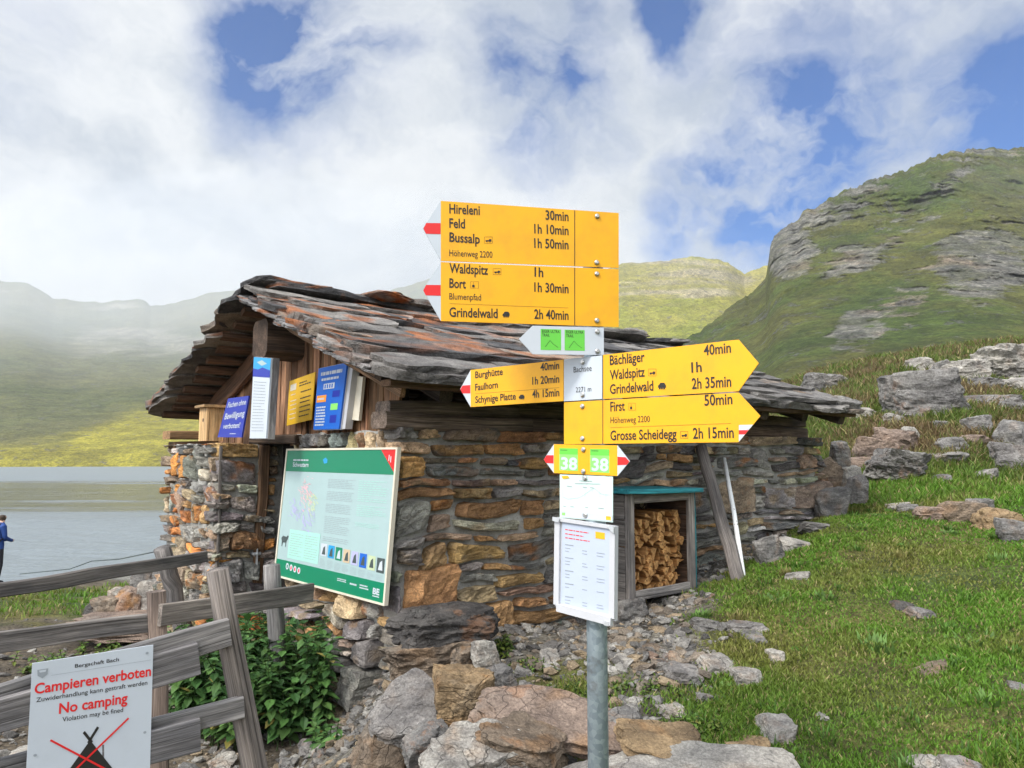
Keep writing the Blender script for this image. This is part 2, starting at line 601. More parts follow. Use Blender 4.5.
# wind-ruffled zones mirror the sky, the calmer belt mirrors the slope
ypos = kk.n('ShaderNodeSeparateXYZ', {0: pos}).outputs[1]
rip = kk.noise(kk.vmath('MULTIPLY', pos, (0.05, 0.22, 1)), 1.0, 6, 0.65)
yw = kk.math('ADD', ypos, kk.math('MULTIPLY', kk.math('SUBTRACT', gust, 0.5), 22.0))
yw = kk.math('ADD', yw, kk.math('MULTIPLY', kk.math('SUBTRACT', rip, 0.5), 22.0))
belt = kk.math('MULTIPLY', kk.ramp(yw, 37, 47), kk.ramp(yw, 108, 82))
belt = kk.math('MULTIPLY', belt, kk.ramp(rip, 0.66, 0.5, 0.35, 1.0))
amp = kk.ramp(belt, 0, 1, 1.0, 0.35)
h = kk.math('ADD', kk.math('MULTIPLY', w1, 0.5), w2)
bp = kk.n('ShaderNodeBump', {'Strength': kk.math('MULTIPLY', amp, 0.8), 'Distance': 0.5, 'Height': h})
b = kk.n('ShaderNodeBsdfPrincipled', {'Base Color': kk.mix(belt, (0.17, 0.195, 0.21), (0.055, 0.056, 0.042)), 'Roughness': kk.ramp(belt, 0, 1, 0.35, 0.14), 'IOR': 1.33,  # silvery sky and olive slope reflections also painted into the base colour
                                      'Specular IOR Level': 0.5})
kk.link(bp.outputs[0], b.inputs['Normal'])
kk.n('ShaderNodeOutputMaterial', {'Surface': b.outputs[0]})
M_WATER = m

P_YELLOW = paint('sign_yellow', (0.83, 0.40, 0.006), 0.38, dirt=.2)
P_WHITE = paint('sign_white', (0.52, 0.56, 0.61), 0.45, dirt=.06)
P_RED = paint('sign_red', (0.70, 0.02, 0.02), 0.45)
P_BLACK = paint('ink_black', (0.02, 0.018, 0.016), 0.5)
P_GREY = paint('ink_grey', (0.30, 0.33, 0.36), 0.5)
P_GREEN = paint('sign_green', (0.13, 0.55, 0.06), 0.45)
P_DGREEN = paint('board_green', (0.005, 0.20, 0.10), 0.35, dirt=.05)
P_MINT = paint('mint_panel', (0.36, 0.66, 0.56), 0.35, dirt=.05)
P_PALE = paint('board_pale', (0.36, 0.48, 0.48), 0.3, dirt=.05)
P_BLUE = paint('notice_blue', (0.012, 0.12, 0.52), 0.4)
P_NAVY = paint('notice_navy', (0.015, 0.03, 0.33), 0.4)
P_SKY = paint('photo_blue', (0.02, 0.30, 0.60), 0.4)
P_ORANGE = paint('label_orange', (0.85, 0.30, 0.04), 0.4)
P_LIME = paint('label_lime', (0.25, 0.70, 0.15), 0.4)
P_PINK = paint('map_pink', (0.70, 0.45, 0.48), 0.4)
P_LILAC = paint('map_lilac', (0.42, 0.42, 0.62), 0.4)
P_OLIVE = paint('map_olive', (0.50, 0.58, 0.36), 0.4)
P_TAN = paint('photo_tan', (0.55, 0.42, 0.28), 0.4)
P_DGREY = paint('photo_dark', (0.06, 0.08, 0.08), 0.4)
P_ALU = paint('aluminium', (0.72, 0.74, 0.76), 0.35, metal=0.6)
P_CREAM = paint('frame_cream', (0.68, 0.62, 0.50), 0.5)
P_PLASTIC = paint('plastic_white', (0.52, 0.52, 0.54), 0.35)
P_BOLT = paint('bolt_steel', (0.55, 0.54, 0.52), 0.35, metal=0.9)
P_FADED = paint('faded_yellow', (0.72, 0.42, 0.012), 0.5, dirt=.2)
P_SHEET = paint('map_sheet', (0.58, 0.72, 0.66), 0.35, dirt=.05)

m, kk = newmat('galvanised_steel')
pos = kk.n('ShaderNodeNewGeometry').outputs['Position']
vo = kk.n('ShaderNodeTexVoronoi', {'Vector': pos, 'Scale': 70.0})
n1 = kk.noise(pos, 20, 6, 0.6)
c = kk.mix(kk.n('ShaderNodeSeparateXYZ', {0: vo.outputs['Color']}).outputs[0], (0.22, 0.27, 0.30), (0.36, 0.42, 0.45))
c = kk.mix(kk.ramp(n1, 0.55, 0.7, 0, 0.5), c, (0.14, 0.13, 0.12))
finish(kk, c, 0.5, n1, 0.1, 0.003, 0.55)
M_GALV = m

# ------------------------------------------------------------------ hut frame (used by the terrain too)
HUT_C = np.array([-0.66, 4.35, 0.0])
HUT_RZ = R(39)
hA = np.array([math.cos(HUT_RZ), math.sin(HUT_RZ), 0.0])
hB = np.array([-math.sin(HUT_RZ), math.cos(HUT_RZ), 0.0])


def HW(x, y, z):
    return HUT_C + hA * x + hB * y + np.array([0, 0, z])


def toH(p):
    q = np.asarray(p) - HUT_C
    return np.array([np.dot(q, hA), np.dot(q, hB), q[2]])


def hfront(px, py, x):        # pixel -> hut-local point on plane local x
    return toH(hitplane(px, py, HW(x, 0, 0), hA))


def hside(px, py, y):
    return toH(hitplane(px, py, HW(0, y, 0), hB))


# ------------------------------------------------------------------ terrain
cp = []


def c_z(px, py, zrel):        # point seen at a pixel, height relative to the eye
    r = ray(px, py)
    p = EYE + r * (zrel / r[2])
    cp.append(p)


def c_d(px, py, d):
    cp.append(W(px, py, d))


def c_w(x, y, z):
    cp.append(np.array([x, y, z], float))


for a in [(300, 755, -1.62), (180, 768, -1.65), (100, 700, -1.65), (20, 640, -1.68), (120, 640, -1.66), (60, 610, -1.95), (-60, 606, -1.98), (60, 590, -2.6), (-80, 590, -2.6),
          (60, 578, -3.2), (140, 580, -3.1), (-100, 578, -3.2), (230, 690, -1.60), (340, 745, -1.60), (-150, 700, -1.6), (200, 630, -1.58),
          (405, 690, -1.20), (400, 650, -1.12), (500, 645, -1.08), (600, 640, -1.05), (600, 700, -1.12), (450, 720, -1.28), (540, 768, -1.22),
          (700, 768, -1.20), (800, 768, -1.16), (1000, 768, -1.05), (1150, 740, -0.95), (700, 610, -0.95), (640, 625, -1.0), (760, 562, -0.78), (838, 515, -0.52),
          (900, 620, -0.90), (1010, 620, -0.86), (860, 690, -1.03), (950, 540, -0.66), (1010, 550, -0.66), (1100, 560, -.66), (1000, 480, -0.28), (900, 484, -0.30), (1100, 485, -.28)]:
    c_z(*a)
for a in [(920, 455, 9.3), (940, 440, 9.6), (1000, 446, 9.6), (1000, 430, 10.2), (1100, 440, 9.8), (870, 425, 11), (850, 402, 13), (870, 385, 16), (1000, 372, 18), (1100, 372, 18), (900, 358, 27), (1024, 348, 24), (1150, 345, 24), (820, 375, 24)]:
    c_d(*a)
for a in [(-9, 24, -2.1), (-3, 24, -2.1), (-16, 20, -2.0), (-6, 34, -3.0), (-25, 30, -3.2), (4, 22, 0.6), (8, 34, 3.0), (-1, 14, -0.4), (1, 0, 0.0), (-2, -3, 0.0), (3, -3, 0.35), (6, 0, 0.75),
          (-6, 0, 0.0), (-10, 6, -0.1), (10, 4, 1.2), (14, 12, 2.0), (28, 26, 5.0), (16, 40, 5.5), (34, 44, 8), (-12, -8, 0), (12, -8, 1)]:
    c_w(*a)
for (x, y, z) in [(-0.25, -0.1, 0.35), (0, -.3, .45), (1.4, -.1, .5), (2.6, -.1, .72), (3.8, -.1, .9), (5.3, -.2, 1.08), (6.2, 1, 1.2), (6, 3, .9),
                  (-0.35, 0.6, 0.03), (-0.6, 1.6, 0.02), (-.6, 2.8, 0.0), (-.3, 4.0, -0.08), (1, 4.5, -.1), (3, 5, -.05), (2, 2, .4)]:
    cp.append(HW(x, y, z))
CP = np.array(cp)
_lam = 0.02


def _phi(r2):
    return 0.5 * r2 * np.log(r2 + 1e-9)


def tps_fit(xy, v, lam):
    n = len(xy)
    r2 = ((xy[:, None] - xy[None]) ** 2).sum(-1)
    K = _phi(r2) + lam * np.eye(n)
    Pm = np.c_[np.ones(n), xy]
    A = np.block([[K, Pm], [Pm.T, np.zeros((3, 3))]])
    return np.linalg.solve(A, np.r_[v, 0, 0, 0])


def tps_eval(sol, xy, q):
    r2 = ((q[:, None] - xy[None]) ** 2).sum(-1)
    return _phi(r2) @ sol[:-3] + np.c_[np.ones(len(q)), q] @ sol[-3:]


# log-radius domain keeps near detail and far spread balanced
def dom(xy):
    r = np.hypot(xy[:, 0], xy[:, 1] + 1.5)
    s = np.log1p(r / 2.0) / np.maximum(r, 1e-6)
    return np.c_[xy[:, 0] * s, (xy[:, 1] + 1.5) * s]


CPD = dom(CP[:, :2])
TSOL = tps_fit(CPD, CP[:, 2], 0.004)


def ground_smooth(xy):
    xy = np.asarray(xy, float).reshape(-1, 2)
    z = np.concatenate([tps_eval(TSOL, CPD, dom(xy[i:i + 20000])) for i in range(0, len(xy), 20000)])
    r = np.hypot(xy[:, 0], xy[:, 1])
    f = smooth(r, 45, 75)
    return np.clip(z, -6, 9) * (1 - f) + (-5.0) * f


def ground(xy):
    xy = np.asarray(xy, float).reshape(-1, 2)
    z = ground_smooth(xy)
    r = np.hypot(xy[:, 0], xy[:, 1])
    P = np.c_[xy, np.zeros(len(xy))]
    amp = 0.02 + 0.03 * smooth(r, 5, 12) + .20 * smooth(r, 9, 22) * smooth(xy[:, 0], 0, 4)
    z = z + amp * fbm(P * 1.1, 4) + 0.012 * fbm(P * 6, 3)
    return z


def gz(x, y):
    return float(ground(np.array([[x, y]]))[0])


def ghit(px, py, dmax=60):
    """where the view ray through a pixel of the photo meets the ground"""
    r = ray(px, py)
    ts = np.linspace(1.5, dmax, 900)
    pts = EYE[None] + r[None] / r[1] * ts[:, None]
    dz = pts[:, 2] - ground(pts[:, :2])
    i = np.argmax(dz < 0)
    if dz[i] >= 0:
        return pts[-1]
    t0 = ts[max(i - 1, 0)]
    pts = EYE[None] + r[None] / r[1] * np.linspace(t0, ts[i], 30)[:, None]
    dz = pts[:, 2] - ground(pts[:, :2])
    return pts[np.argmax(dz < 0)]


# how grassy / gravelly a place is, from marks on the ground
gm = []
for (px, py, g) in [(900, 660, 1), (1000, 700, 1), (918, 622, .38), (936, 690, .5), (848, 655, .6), (990, 640, 1), (850, 740, .95), (780, 640, .75), (760, 600, .9), (800, 570, 1), (900, 560, 1), (1000, 600, 1), (860, 530, .95), (700, 700, .3), (740, 740, .6),
                    (650, 640, .0), (700, 625, .22), (620, 680, .25), (560, 660, .15), (500, 660, .1), (540, 700, .25), (660, 740, .25), (450, 690, 0), (400, 700, 0), (720, 580, .25), (820, 520, .5), (950, 500, .95),
                    (700, 660, .4), (640, 690, .45), (760, 690, .8),
                    (60, 605, 1), (-60, 605, 1), (130, 590, .7), (60, 640, 0), (120, 660, 0), (20, 700, 0), (300, 750, 0), (200, 740, .05), (60, 583, .0), (100, 660, .35), (120, 578, .1), (-100, 700, 0), (-100, 640, 0), (200, 640, 0),
                    (920, 455, 1), (1000, 440, 1), (880, 420, 1), (1000, 380, 1), (900, 365, 1)]:
    p = ghit(px, py)
    gm.append((p[0], p[1], g))
for a in [(0, 0, .3), (3, 0, .9), (-4, 1, 0), (8, 4, 1), (12, 12, 1), (3, -4, .8), (-4, -4, .1), (30, 30, 1), (-12, 6, .2), (-20, 20, .3), (16, 40, 1), (-8, 22, 0)]:
    gm.append(a)
for (x, y, g) in [(0.5, -.3, 0), (2.2, -.4, .1), (3.2, -.3, .25), (4.6, -.4, .4), (-.5, .8, 0), (-1, 2.2, 0), (6.5, 0, .9)]:
    p = HW(x, y, 0)
    gm.append((p[0], p[1], g))
GMA = np.array(gm)
GMD = dom(GMA[:, :2])
GSOL = tps_fit(GMD, GMA[:, 2], 0.01)


def grassy(xy):
    xy = np.asarray(xy, float).reshape(-1, 2)
    g = np.concatenate([tps_eval(GSOL, GMD, dom(xy[i:i + 20000])) for i in range(0, len(xy), 20000)])
    P = np.c_[xy, np.zeros(len(xy))]
    return np.clip(np.clip(g, 0, 1) + .30 * fbm(P * 1.6 + 5, 4) * (1 - .35 * smooth(g, .7, 1)), 0, 1)


az = np.r_[np.linspace(-62, 62, 560), np.linspace(64, 296, 60)]
rads = np.r_[0.25, np.geomspace(0.7, 60, 330), np.geomspace(64, 3000, 14)]
A_, R_ = np.meshgrid(np.radians(az), rads)
xy = np.c_[(R_ * np.sin(A_)).ravel(), (R_ * np.cos(A_)).ravel()]
z = ground(xy)
V = np.c_[xy, z]
na, nr = len(az), len(rads)
F = []
for i in range(nr - 1):
    for j in range(na):
        F.append((i * na + j, i * na + (j + 1) % na, (i + 1) * na + (j + 1) % na, (i + 1) * na + j))
F.append(tuple(range(na - 1, -1, -1)))
g = grassy(xy)
P3 = np.c_[xy, 0 * z]
nz_ = fbm(P3 * 0.8 + 3, 4)
nz2 = fbm(P3 * 2.7 + 9, 4)
rad_ = np.hypot(xy[:, 0], xy[:, 1])
green = np.array([0.055, 0.085, 0.018])
olive = np.array([0.115, 0.105, 0.032])
tgreen = smooth(nz_, -.5, .4)[:, None]
gcol = green * tgreen + olive * (1 - tgreen)
far_r = smooth(rad_ + .8 * nz2, 9.2, 10.6) * smooth(xy[:, 0], 0, 3)
hb = smooth(nz2, -.25, .35)[:, None]
gcol = gcol * (1 - far_r[:, None]) + far_r[:, None] * (hb * np.array([.075, .085, .026]) + (1 - hb) * np.array([.10, .075, .04]))
dirt = np.array([0.16, 0.13, 0.10]) * (0.75 + 0.35 * nz2[:, None])
gravel = np.array([0.20, 0.185, 0.165]) * (0.8 + 0.35 * nz_[:, None])
isleft = smooth(-xy[:, 0], 0.9, 1.3)[:, None]
moss = (smooth(fbm(P3 * 1.9 + 14, 4), .0, .3) * smooth(g, .02, .2))[:, None]
soil = smooth(fbm(P3 * 2.3 + 44, 4), .0, .35)[:, None]
gravel = gravel * (1 - .75 * soil) + np.array([.062, .052, .042]) * .75 * soil
gravel = gravel * (1 - .8 * moss) + np.array([.115, .115, .028]) * .8 * moss
bare = gravel * (1 - isleft) + (dirt * .95) * isleft
shore = (smooth(V[:, 2], -1.25, -1.5) * smooth(-xy[:, 0], 2, 4))[:, None]
bare = bare * (1 - shore) + np.array([.22, .215, .205]) * shore
gg = smooth(g, .25, .55)[:, None]
ccol = gcol * gg + bare * (1 - gg)
tb = MB()
tb.add(V, F, 0, np.clip(ccol, 0.01, 1))
tag(tb.build('ground', M_GROUND, smooth_f=True), kind='structure')

# lake
LAKE_Z = -1.70
tb = MB()
tb.add([(-2500, 12, LAKE_Z), (900, 12, LAKE_Z), (900, 1500, LAKE_Z), (-2500, 1500, LAKE_Z)], [(0, 1, 2, 3)])
tag(tb.build('lake_water', M_WATER), kind='structure')


# mountains: lofted from the foot to the skyline and down behind
def mountain(name, sky, foot_py, d_foot, d_sky, nc, nrw, colfn, p=1.3, namp=0.03, freq=0.02, back=0.5, rockfn=None, seed=0, rsk=3.0):
    sky = np.array(sky, float)
    pxs = np.linspace(sky[0, 0], sky[-1, 0], nc)
    sk = np.interp(pxs, sky[:, 0], sky[:, 1])
    rough_sk = fbm(np.c_[pxs * 0.05, pxs * 0 + seed, pxs * 0], 6, .68) * rsk
    kern = np.hanning(2 * max(3, nc // 40) + 1)
    kern /= kern.sum()
    sk_s = np.convolve(np.pad(sk, len(kern) // 2, mode='edge'), kern, 'valid')
    sk = sk + rough_sk
    df = np.interp(pxs, [a[0] for a in d_foot], [a[1] for a in d_foot])
    dk = np.interp(pxs, [a[0] for a in d_sky], [a[1] for a in d_sky])
    fp = np.interp(pxs, [a[0] for a in foot_py], [a[1] for a in foot_py])
    nb = 14
    V = np.zeros((nrw + nb, nc, 3))
    Tt = np.zeros((nrw + nb, nc))
    PX = np.zeros((nrw + nb, nc))
    PY = np.zeros((nrw + nb, nc))
    for i in range(nrw):
        t = i / (nrw - 1)
        ske = sk_s + (sk - sk_s) * t ** 3
        py = fp + (ske - fp) * t
        d = df + (dk - df) * t ** p
        X = (pxs - 512) / FPX
        Y = (384 - py) / FPX
        c, s = math.cos(PITCH), math.sin(PITCH)
        ry = c - Y * s
        V[i] = np.c_[X * d / ry, d, EYE[2] + (s + Y * c) * d / ry]
        Tt[i], PX[i], PY[i] = t, pxs, py
    for j in range(nb):
        q = (j + 1) / nb
        i = nrw + j
        top = V[nrw - 1]
        V[i] = top * np.array([1, 1, 1])
        V[i, :, 1] = top[:, 1] * (1 + back * q)
        V[i, :, 0] = top[:, 0] * (1 + back * q)
        V[i, :, 2] = top[:, 2] * (1 - q ** 1.6) - 6 * q
        Tt[i], PX[i], PY[i] = 1, pxs, sk
    flat = V.reshape(-1, 3)
    T, PXf, PYf = Tt.ravel(), PX.ravel(), PY.ravel()
    rk = rockfn(flat, PXf, PYf, T) if rockfn else np.zeros(len(flat))
    # relief: push along the sight line, stepped where rock crops out
    n1 = fbm(flat * freq + seed, 5, .55)
    n2 = fbm(flat * freq * 4 + seed, 4, .6, ridged=True)
    edge = smooth(T, 0.0, 0.12) * (1 - .85 * smooth(T, .93, 1.0))
    n5 = fbm(flat * freq * 3 + seed + 9, 4, .6)
    disp = (n1 * namp + n5 * namp * .38 + rk * n2 * namp * .5) * edge
    dirn = flat - EYE
    flat = EYE + dirn * (1 + disp)[:, None]
    col = colfn(flat, PXf, PYf, T, rk)
    F = []
    for i in range(nrw + nb - 1):
        for j in range(nc - 1):
            F.append((i * nc + j, i * nc + j + 1, (i + 1) * nc + j + 1, (i + 1) * nc + j))
    tb = MB()
    tb.add(flat, F, 0, np.clip(col, .008, .9), np.c_[rk, rk, rk])
    return tag(tb.build(name, M_MOUNT, smooth_f=True), kind='structure')


def blob(PX, PY, lst):
    r = np.zeros(len(PX))
    for (x, y, a, b, th, w) in lst:
        c, s = math.cos(R(th)), math.sin(R(th))
        u = ((PX - x) * c + (PY - y) * s) / a
        v = (-(PX - x) * s + (PY - y) * c) / b
        r = np.maximum(r, w * np.clip(1.25 - (u * u + v * v), 0, 1))
    return r


def rk_right(P, PX, PY, T):
    base = blob(PX, PY, [(788, 248, 30, 34, -20, 1.7), (850, 262, 36, 16, -15, .95), (840, 205, 75, 16, -28, .9), (940, 190, 60, 10, -35, .85), (985, 262, 62, 44, -15, 1.3),
                         (905, 300, 34, 26, -40, .95), (862, 332, 40, 26, -35, 1.0), (985, 152, 80, 10, -5, .7), (1060, 270, 60, 40, 0, 1), (925, 352, 22, 6, -40, .9), (960, 322, 14, 5, -30, .7),
                         (905, 235, 60, 9, -30, .7)])
    n = fbm(P * np.array([.06, .06, .14]) + 3, 6, .68)
    sc = fbm(P * np.array([.11, .11, .2]) + 77, 5, .65)
    m1 = smooth(base + n * 1.5, .70, .95) * (.65 + .35 * smooth(sc, -.3, .2))
    m2 = smooth(sc + .5 * base + .25 * smooth(820 - PX, 0, 60) * smooth(290 - PY, 0, 40), .52, .72) * .85 * smooth(T, .1, .3)
    return np.maximum(m1, m2)


def col_right(P, PX, PY, T, rk):
    n = fbm(P * .03 + 8, 5, .6)
    n2 = fbm(P * .15 + 2, 5, .65)
    n3 = fbm(P * .4 + 2, 4, .65)
    lo = np.array([.078, .115, .024])
    hi = np.array([.130, .132, .034])  # cloud shadow over this hill put into the grass as darker green
    t = smooth(n + .4 * n2, -.4, .5)[:, None]
    c = lo * t + hi * (1 - t)
    c = c * (1 + .35 * n2 + .25 * n3)[:, None]
    cr = fbm(P * np.array([.16, .16, .5]) + 5, 5, .65, ridged=True)
    r = np.array([.140, .136, .136]) * np.clip(1 + 1.1 * cr + .4 * n3, .25, 2.2)[:, None]  # darkened cracks paint relief shading into the rock colour
    warm = smooth(fbm(P * .06 + 31, 3), .1, .5)[:, None]
    r = r * (1 - .5 * warm) + np.array([.21, .155, .12]) * np.clip(1 + .8 * cr, .3, 2)[:, None] * .5 * warm
    return c * (1 - rk[:, None]) + r * rk[:, None]


mountain('mountain', [(560, 430), (620, 392), (655, 362), (690, 338), (720, 316), (745, 297), (766, 277), (768, 262), (771, 240), (780, 229), (800, 216), (830, 198), (850, 189), (880, 178), (905, 169),
                      (924, 163), (930, 158), (950, 152), (985, 147), (1024, 148), (1080, 152), (1200, 175), (1400, 240)],
         [(560, 432), (1400, 415)], [(560, 70), (800, 50), (1000, 42), (1400, 42)], [(560, 110), (690, 170), (768, 200), (850, 215), (1024, 235), (1400, 220)],
         640, 340, col_right, p=1.25, namp=.045, freq=.02, rockfn=rk_right, seed=4, rsk=6.5)


def rk_mid(P, PX, PY, T):
    n = fbm(P * np.array([.012, .012, .09]) + 3, 5, .6)
    base = blob(PX, PY, [(690, 280, 70, 26, 4, 1.0), (640, 278, 60, 22, 0, .9), (680, 318, 60, 9, 0, .6), (600, 300, 40, 20, 0, .8)])
    return smooth(base * .75 + n * 1.0, .45, .95) * .85


def col_mid(P, PX, PY, T, rk):
    n = fbm(P * .012 + 8, 5, .6)
    t = smooth(n, -.4, .5)[:, None]
    c = np.array([.27, .29, .045]) * t + np.array([.35, .31, .075]) * (1 - t)  # sunshine on this mountain put into the colour as bright yellow green
    r = np.array([.36, .31, .24]) * (1 + .5 * n[:, None])
    return c * (1 - rk[:, None]) + r * rk[:, None]


mountain('mountain', [(500, 330), (545, 300), (600, 272), (622, 264), (660, 261), (690, 257), (712, 258), (728, 262), (738, 270), (745, 275), (755, 270), (768, 264), (785, 262), (815, 290), (850, 330)],
         [(500, 420), (850, 420)], [(500, 300), (850, 300)], [(500, 520), (850, 560)], 240, 130, col_mid, p=1.2, namp=.025, freq=.008, rockfn=rk_mid, seed=9)


def rk_left(P, PX, PY, T):
    n = fbm(P * np.array([.008, .008, .03]) + 13, 5, .6)
    base = blob(PX, PY, [(150, 345, 160, 22, 3, .75), (60, 300, 120, 16, 8, .5), (300, 330, 120, 30, 0, .6)])
    return smooth(base + n, .55, 1.0) * .8


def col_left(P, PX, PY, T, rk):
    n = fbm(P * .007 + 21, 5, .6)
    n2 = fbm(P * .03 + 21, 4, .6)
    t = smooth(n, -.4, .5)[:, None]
    c = np.array([.110, .130, .052]) * t + np.array([.165, .162, .068]) * (1 - t)  # sunlight on the far slope is painted in: grass lighter than its own colour
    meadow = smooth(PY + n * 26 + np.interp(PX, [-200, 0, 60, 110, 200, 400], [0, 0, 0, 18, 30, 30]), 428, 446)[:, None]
    c = c * (1 - meadow) + np.array([.36, .32, .045]) * (1 + .35 * n2[:, None]) * meadow  # sunlit strip along the foot, painted as brighter yellow grass
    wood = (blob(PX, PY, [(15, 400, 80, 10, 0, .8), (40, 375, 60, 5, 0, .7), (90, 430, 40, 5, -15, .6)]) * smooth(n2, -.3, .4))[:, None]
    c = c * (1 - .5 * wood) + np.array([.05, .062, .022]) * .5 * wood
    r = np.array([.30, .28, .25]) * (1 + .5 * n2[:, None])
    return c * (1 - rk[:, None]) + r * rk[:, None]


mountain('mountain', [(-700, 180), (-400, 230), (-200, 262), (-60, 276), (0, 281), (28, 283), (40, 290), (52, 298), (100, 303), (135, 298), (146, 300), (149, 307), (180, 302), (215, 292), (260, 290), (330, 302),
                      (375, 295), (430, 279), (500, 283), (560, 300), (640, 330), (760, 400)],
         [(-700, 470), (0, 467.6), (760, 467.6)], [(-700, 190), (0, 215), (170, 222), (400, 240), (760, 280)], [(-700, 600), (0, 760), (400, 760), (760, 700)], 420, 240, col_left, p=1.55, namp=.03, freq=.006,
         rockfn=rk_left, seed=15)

# air: one box of even haze, and mist banks caught on the ridges
m, kk = newmat('haze')
pv = kk.n('ShaderNodeVolumePrincipled', {'Color': (0.93, 0.96, 1.0, 1), 'Density': 0.00025, 'Anisotropy': 0.2})
kk.n('ShaderNodeOutputMaterial', {'Volume': pv.outputs[0]})
M_HAZE = m
hz = MB()
x0, x1, y0, y1, z0, z1 = -3200, 3200, -3200, 3200, -14, 330
hz.add([(x0, y0, z0), (x1, y0, z0), (x1, y1, z0), (x0, y1, z0), (x0, y0, z1), (x1, y0, z1), (x1, y1, z1), (x0, y1, z1)],
       [(0, 3, 2, 1), (4, 5, 6, 7), (0, 1, 5, 4), (1, 2, 6, 5), (2, 3, 7, 6), (3, 0, 4, 7)])
tag(hz.build('haze', M_HAZE), kind='stuff')
m, kk = newmat('mist_air')
pv = kk.n('ShaderNodeVolumePrincipled', {'Color': (0.95, 0.97, 1.0, 1), 'Density': 0.0013, 'Anisotropy': 0.2})
kk.n('ShaderNodeOutputMaterial', {'Volume': pv.outputs[0]})
M_MIST = m
for (px, py, d, rx, ry, rz_) in [(40, 330, 520, 420, 190, 95), (-420, 320, 520, 300, 180, 95), (330, 300, 560, 330, 150, 80), (1080, 226, 190, 48, 26, 20)]:
    c0 = W(px, py, d)
    D, F = ico(5)
    nb = fbm(D * 2.2 + px, 4)
    V = D * (1 + .22 * nb)[:, None] * np.array([rx, ry, rz_]) + c0
    tb = MB()
    tb.add(V, F)
    tag(tb.build('mist', M_MIST, smooth_f=True), kind='stuff')

# ------------------------------------------------------------------ stone hut
HUT = thing('stone_hut', 'low stone hut with a heavy slate roof and notices on its gable', 'hut', HUT_C, HUT_RZ)
SIDE_L, FRONT_W = 5.2, 3.54
WALL_TOP = 1.80
RIDGE_Y, RIDGE_Z, EAVE_Z = 1.67, 2.80, 2.04      # underside of the slates
EY0, EY1 = -0.42, 3.94


def roof_z(y):
    return EAVE_Z + (RIDGE_Z - EAVE_Z) * ((y - EY0) / (RIDGE_Y - EY0) if y < RIDGE_Y else (EY1 - y) / (EY1 - RIDGE_Y))


STONE_COL = {
    'grey': (0.165, 0.158, 0.150), 'slate': (0.105, 0.100, 0.100), 'brown': (0.19, 0.148, 0.108), 'rust': (0.27, 0.160, 0.075),
    'tan': (0.31, 0.235, 0.150), 'pale': (0.30, 0.285, 0.255), 'orange': (0.36, 0.155, 0.05)}


def scol(kind, r):
    c = np.array(STONE_COL[kind]) * r.uniform(1.15, 2.1)
    return c * (1 + r.normal(0, .05, 3))


def pack(w, h, r, hs, ws):
    """rough courses of changing height; some stones split in two, some reach through two courses"""
    out, z = [], 0.0
    hole = []                     # (u0, u1) spans already filled by a taller stone of the course below
    while z < h - .03:
        hc = min(float(r.choice(hs)) * r.uniform(.85, 1.2), h - z)
        if h - z - hc < .045:
            hc = h - z
        u, nxt = 0.0, []
        u = -r.uniform(0, .1)
        while u < w - .02:
            blk = [q for q in hole if q[0] - .01 <= u < q[1] - .01]
            if blk:
                u = blk[0][1]
                continue
            lim = min([q[0] for q in hole if q[0] > u] + [w])
            sw = float(r.choice(ws)) * r.uniform(.8, 1.25) * (1.25 if hc < .07 else 1.0)
            u0 = max(u, 0)
            if lim - u - sw < .07:
                sw = lim - u
            sw_ = u + sw - u0
            if sw_ > .03:
                q = r.random()
                if hc > .12 and q < .38 and sw_ > .12:
                    c = r.uniform(.35, .65) * hc
                    out.append((u0, z, sw_, c))
                    if sw_ > .3 and r.random() < .6:
                        m_ = sw_ * r.uniform(.35, .65)
                        out.append((u0, z + c, m_, hc - c))
                        out.append((u0 + m_, z + c, sw_ - m_, hc - c))
                    else:
                        out.append((u0, z + c, sw_, hc - c))
                elif q > .87 and sw_ > .16 and z + hc + .10 < h:
                    nxt.append((u0, u0 + sw_, r.uniform(.06, .09)))
                    out.append((u0, z, sw_, hc + nxt[-1][2]))
                else:
                    out.append((u0, z, sw_, hc))
            u += sw
        z += hc
        hole = []
        if nxt:                    # level the gaps beside the tall stones with a thin course
            t = min(q[2] for q in nxt)
            spans, uu = [], 0.0
            for q in sorted(nxt):
                if q[0] - uu > .03:
                    spans.append((uu, q[0]))
                uu = q[1]
            if w - uu > .03:
                spans.append((uu, w))
            for a_, b_ in spans:
                x_ = a_
                while x_ < b_ - .01:
                    l_ = min(r.uniform(.14, .42), b_ - x_)
                    if b_ - x_ - l_ < .08:
                        l_ = b_ - x_
                    out.append((x_, z, l_, t))
                    x_ += l_
            z += t
    return out


